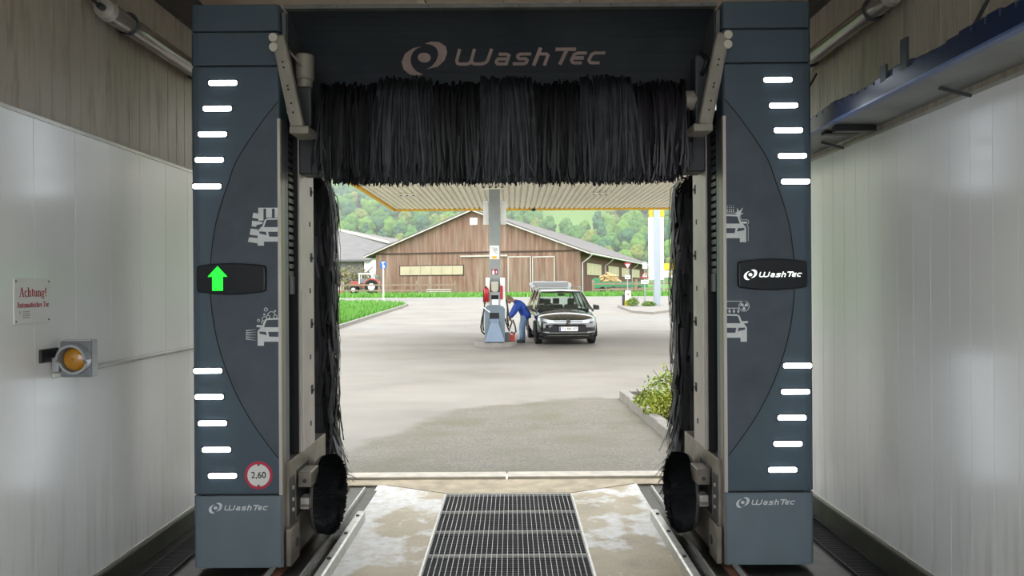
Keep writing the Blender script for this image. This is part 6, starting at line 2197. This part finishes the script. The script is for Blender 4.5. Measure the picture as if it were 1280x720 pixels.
# second sign seen behind the brush
YQ = 70.0
q = P(838, 338, YQ)
s2 = empty('roadside_sign', (q.x, YQ, gz(YQ)), 'yellow and white roadside sign half hidden behind the side brush', 'sign')
MB().box((q.x - 0.75, YQ, q.z + 0.05), (q.x + 1.2, YQ + 0.15, q.z + 0.65)).build('yellow_board', M_YEL, s2)
wb_ = MB().box((q.x - 0.75, YQ, q.z - 0.65), (q.x + 1.2, YQ + 0.15, q.z - 0.03)).build('white_board', M_WHITE, s2)
text_mesh('NI', 0.5, lambda u, v, w: (q.x + u, YQ - 0.005 - w, q.z - 0.34 + v), 0, 0.004).build('board_letters', M_YEL, wb_)
for x_ in (-0.6, 1.0):
    MB().cyl((q.x + x_, YQ + 0.1, gz(YQ)), (q.x + x_, YQ + 0.1, q.z - 0.6), 0.06, n=8).build('pole', M_POST, s2)
# blue sign at the left
YBs = 62.0
c = P(479, 331, YBs)
bs = empty('blue_sign', (c.x, YBs, gz(YBs)), 'small blue square sign on a thin pole before the barn', 'traffic sign')
MB().cyl((c.x, YBs + 0.05, gz(YBs)), (c.x, YBs + 0.05, c.z), 0.05, n=8).build('pole', M_WHITE, bs)
pl = MB().box((c.x - 0.27, YBs - 0.02, c.z - 0.3), (c.x + 0.27, YBs, c.z + 0.3)).build('sign_plate', M_BLUES, bs)
f = lambda u, v, w: (c.x + u, YBs - 0.02 - w, c.z + v)
mb = MB()
mb.prism([(-0.14, 0.18), (0.14, 0.18), (0.14, 0.23), (-0.14, 0.23)], f, 0, 0.005)
mb.prism([(-0.05, -0.25), (0.13, -0.25), (0.08, -0.02), (-0.05, 0.06)], f, 0, 0.005)
dot(mb, (-0.02, 0.10), 0.05, f, 0, 0.005)
mb.build('sign_symbol', M_WHITE, pl)

REFL = 0.56
# ================================================================ HILLSIDE
def hz_(x, y):
    base = gz(y)
    k = max(0, min(1, (y - 240) / 80))
    return base + k * (6 * noise.noise(Vector((x * 0.012, y * 0.012, 0.3))) + 10 * noise.noise(Vector((x * 0.004, y * 0.004, 1.7)))) + max(0, (y - 420)) * 0.12


mb = MB()
nxh, nyh = 50, 40
for j in range(nyh + 1):
    y = 250 + (900 - 250) * (j / nyh)
    for i in range(nxh + 1):
        x = -420 + 840 * i / nxh
        mb.v.append((x, y, hz_(x, y)))
for j in range(nyh):
    for i in range(nxh):
        a = j * (nxh + 1) + i
        mb.face((a, a + 1, a + nxh + 2, a + nxh + 1))
hill = structure(mb.build('hillside', mat('hill_meadow', '86b548', 0.85, var=0.15, scale=0.02, hx2='79a944'), None, smooth=True))
tag(hill, 'wooded hillside with a bright green meadow clearing', 'hill')

ICO = bmesh.new()
bmesh.ops.create_icosphere(ICO, subdivisions=2, radius=1.0)
ICO_V = [v.co.copy() for v in ICO.verts]
ICO_F = [tuple(v.index for v in f.verts) for f in ICO.faces]
ICO.free()
ICO = bmesh.new()
bmesh.ops.create_icosphere(ICO, subdivisions=3, radius=1.0)
ICO3_V = [v.co.copy() for v in ICO.verts]
ICO3_F = [tuple(v.index for v in f.verts) for f in ICO.faces]
ICO.free()


def crown(mb, c, R, H, n, r_, seed, fine=False):
    IV, IF = (ICO3_V, ICO3_F) if fine else (ICO_V, ICO_F)
    for k in range(n):
        if k == 0:
            q, rr = Vector((0, 0, H * 0.5)), R * 0.7
        else:
            a = r_.uniform(0, 6.283); t = r_.random()
            rad = R * 0.62 * sin(pi * (0.15 + 0.8 * t))
            q = Vector((rad * cos(a), rad * sin(a), H * (0.18 + 0.72 * t)))
            rr = R * r_.uniform(0.22, 0.42)
        o = len(mb.v)
        for v in IV:
            d = 1 + 0.32 * noise.noise(v * 2.3 + q * 1.7 + Vector((seed, k, 0))) + (0.30 * noise.noise(v * 6.0 + q * 3.1) if fine else 0)
            mb.v.append((c[0] + q.x + v.x * rr * d, c[1] + q.y + v.y * rr * d, c[2] + q.z + v.z * rr * d))
        for f in IF:
            mb.face((f[0] + o, f[1] + o, f[2] + o))


def leafmat(name, a, b2):
    return mat(name, a, 0.75, var=0.2, scale=0.7, hx2=b2, detail=8, bump=0.0, spec=0.2)


LM = [leafmat('leaf_fresh', '92bf50', '6fa342'), leafmat('leaf_mid', '78ad50', '578f45'), leafmat('leaf_dark', '5f9660', '467c55'), leafmat('leaf_yellow', 'a8b258', '8aa348')]
M_TRUNK = mat('trunk_grey_brown', '6a5d4e', 0.9)
protos = []
rr_ = random.Random(77)
for k in range(6):
    mb = MB()
    R, H = 4.5, (10.5 if k != 5 else 13)
    crown(mb, (0, 0, 2.0), R if k != 5 else 3.2, H - 2, 24, rr_, k * 3.1, True)
    me_v = mb
    root = empty('hill_tree', (0, 0, 0), 'x', 'tree')
    fo = me_v.build('crown', LM[[0, 1, 1, 2, 3, 2][k]], root, smooth=True)
    MB().tube([(0, 0, -1.5), (0, 0, 2.5), (0, 0, 5)], [0.35, 0.28, 0.15], 7).build('trunk', M_TRUNK, root)
    protos.append(root)
TL = ['fresh light green broadleaf tree on the lower hillside behind the barn', 'mid green broadleaf tree on the lower hillside behind the barn', 'mid green broadleaf tree on the lower hillside behind the barn', 'dark green broadleaf tree on the lower hillside behind the barn', 'yellow-green broadleaf tree on the lower hillside behind the barn', 'slender dark green tree on the lower hillside behind the barn']


def in_meadow(x, y):
    # clearing seen between the canopy edge and the barn roof
    return 322 < y < 410 and abs(x - 27 + (y - 366) * 0.06) < 15 + 3 * sin(y * 0.11)


count = 0
spots = []
used = [False] * 6
tries = 0
while count < 285 and tries < 9000:
    tries += 1
    y = rr_.uniform(252, 334)
    x = rr_.uniform(-0.36, 0.36) * y
    if in_meadow(x, y) or any((x - a_) ** 2 + (y - b_) ** 2 < 27 for a_, b_ in spots): continue
    spots.append((x, y))
    k = rr_.choice([0, 0, 1, 1, 2, 3, 4, 5])
    pr = protos[k]
    if not used[k]:
        t = pr; used[k] = True
    else:
        t = dup(pr)
    t.location = (x, y, hz_(x, y))
    sc = rr_.uniform(0.6, 0.9)
    t.scale = (sc, sc, sc * rr_.uniform(0.9, 1.15))
    t.rotation_euler = (0, 0, rr_.uniform(0, 6.28))
    tag(t, TL[k], 'tree', 'trees on the lower hillside')
    count += 1
for k in range(6):
    if not used[k]:
        for ch in list(protos[k].children): bpy.data.objects.remove(ch)
        bpy.data.objects.remove(protos[k])

mb = MB()
nf = 0
while nf < 2400:
    y = 346 + (820 - 346) * rr_.random() ** 1.2
    x = rr_.uniform(-0.40, 0.40) * y
    if in_meadow(x, y): continue
    R = rr_.uniform(3.2, 5.4)
    mb.cur = rr_.choice([0, 1, 1, 2, 2, 2, 3])
    crown(mb, (x, y, hz_(x, y)), R, R * rr_.uniform(1.7, 2.4), 6, rr_, nf)
    nf += 1
fo = mb.build('forest', LM, None, smooth=True)
tag(fo, 'dense mixed green forest covering the upper hillside', 'forest', kind='stuff')

# thin spring haze over the valley
hm = bpy.data.materials.new('valley_haze')
hm.use_nodes = True
hn, hl = hm.node_tree.nodes, hm.node_tree.links
hn.remove(hn['Principled BSDF'])
vs_ = hn.new('ShaderNodeVolumeScatter')
vs_.inputs['Color'].default_value = (0.93, 0.97, 1.0, 1)
vs_.inputs['Density'].default_value = 0.0019
vs_.inputs['Anisotropy'].default_value = 0.3
hl.new(vs_.outputs['Volume'], hn['Material Output'].inputs['Volume'])
HAZE = MB().box((-500, 152, -20), (500, 1000, 330)).build('haze', hm, None)
tag(HAZE, 'thin pale haze lying over the wooded valley', 'haze', kind='stuff')
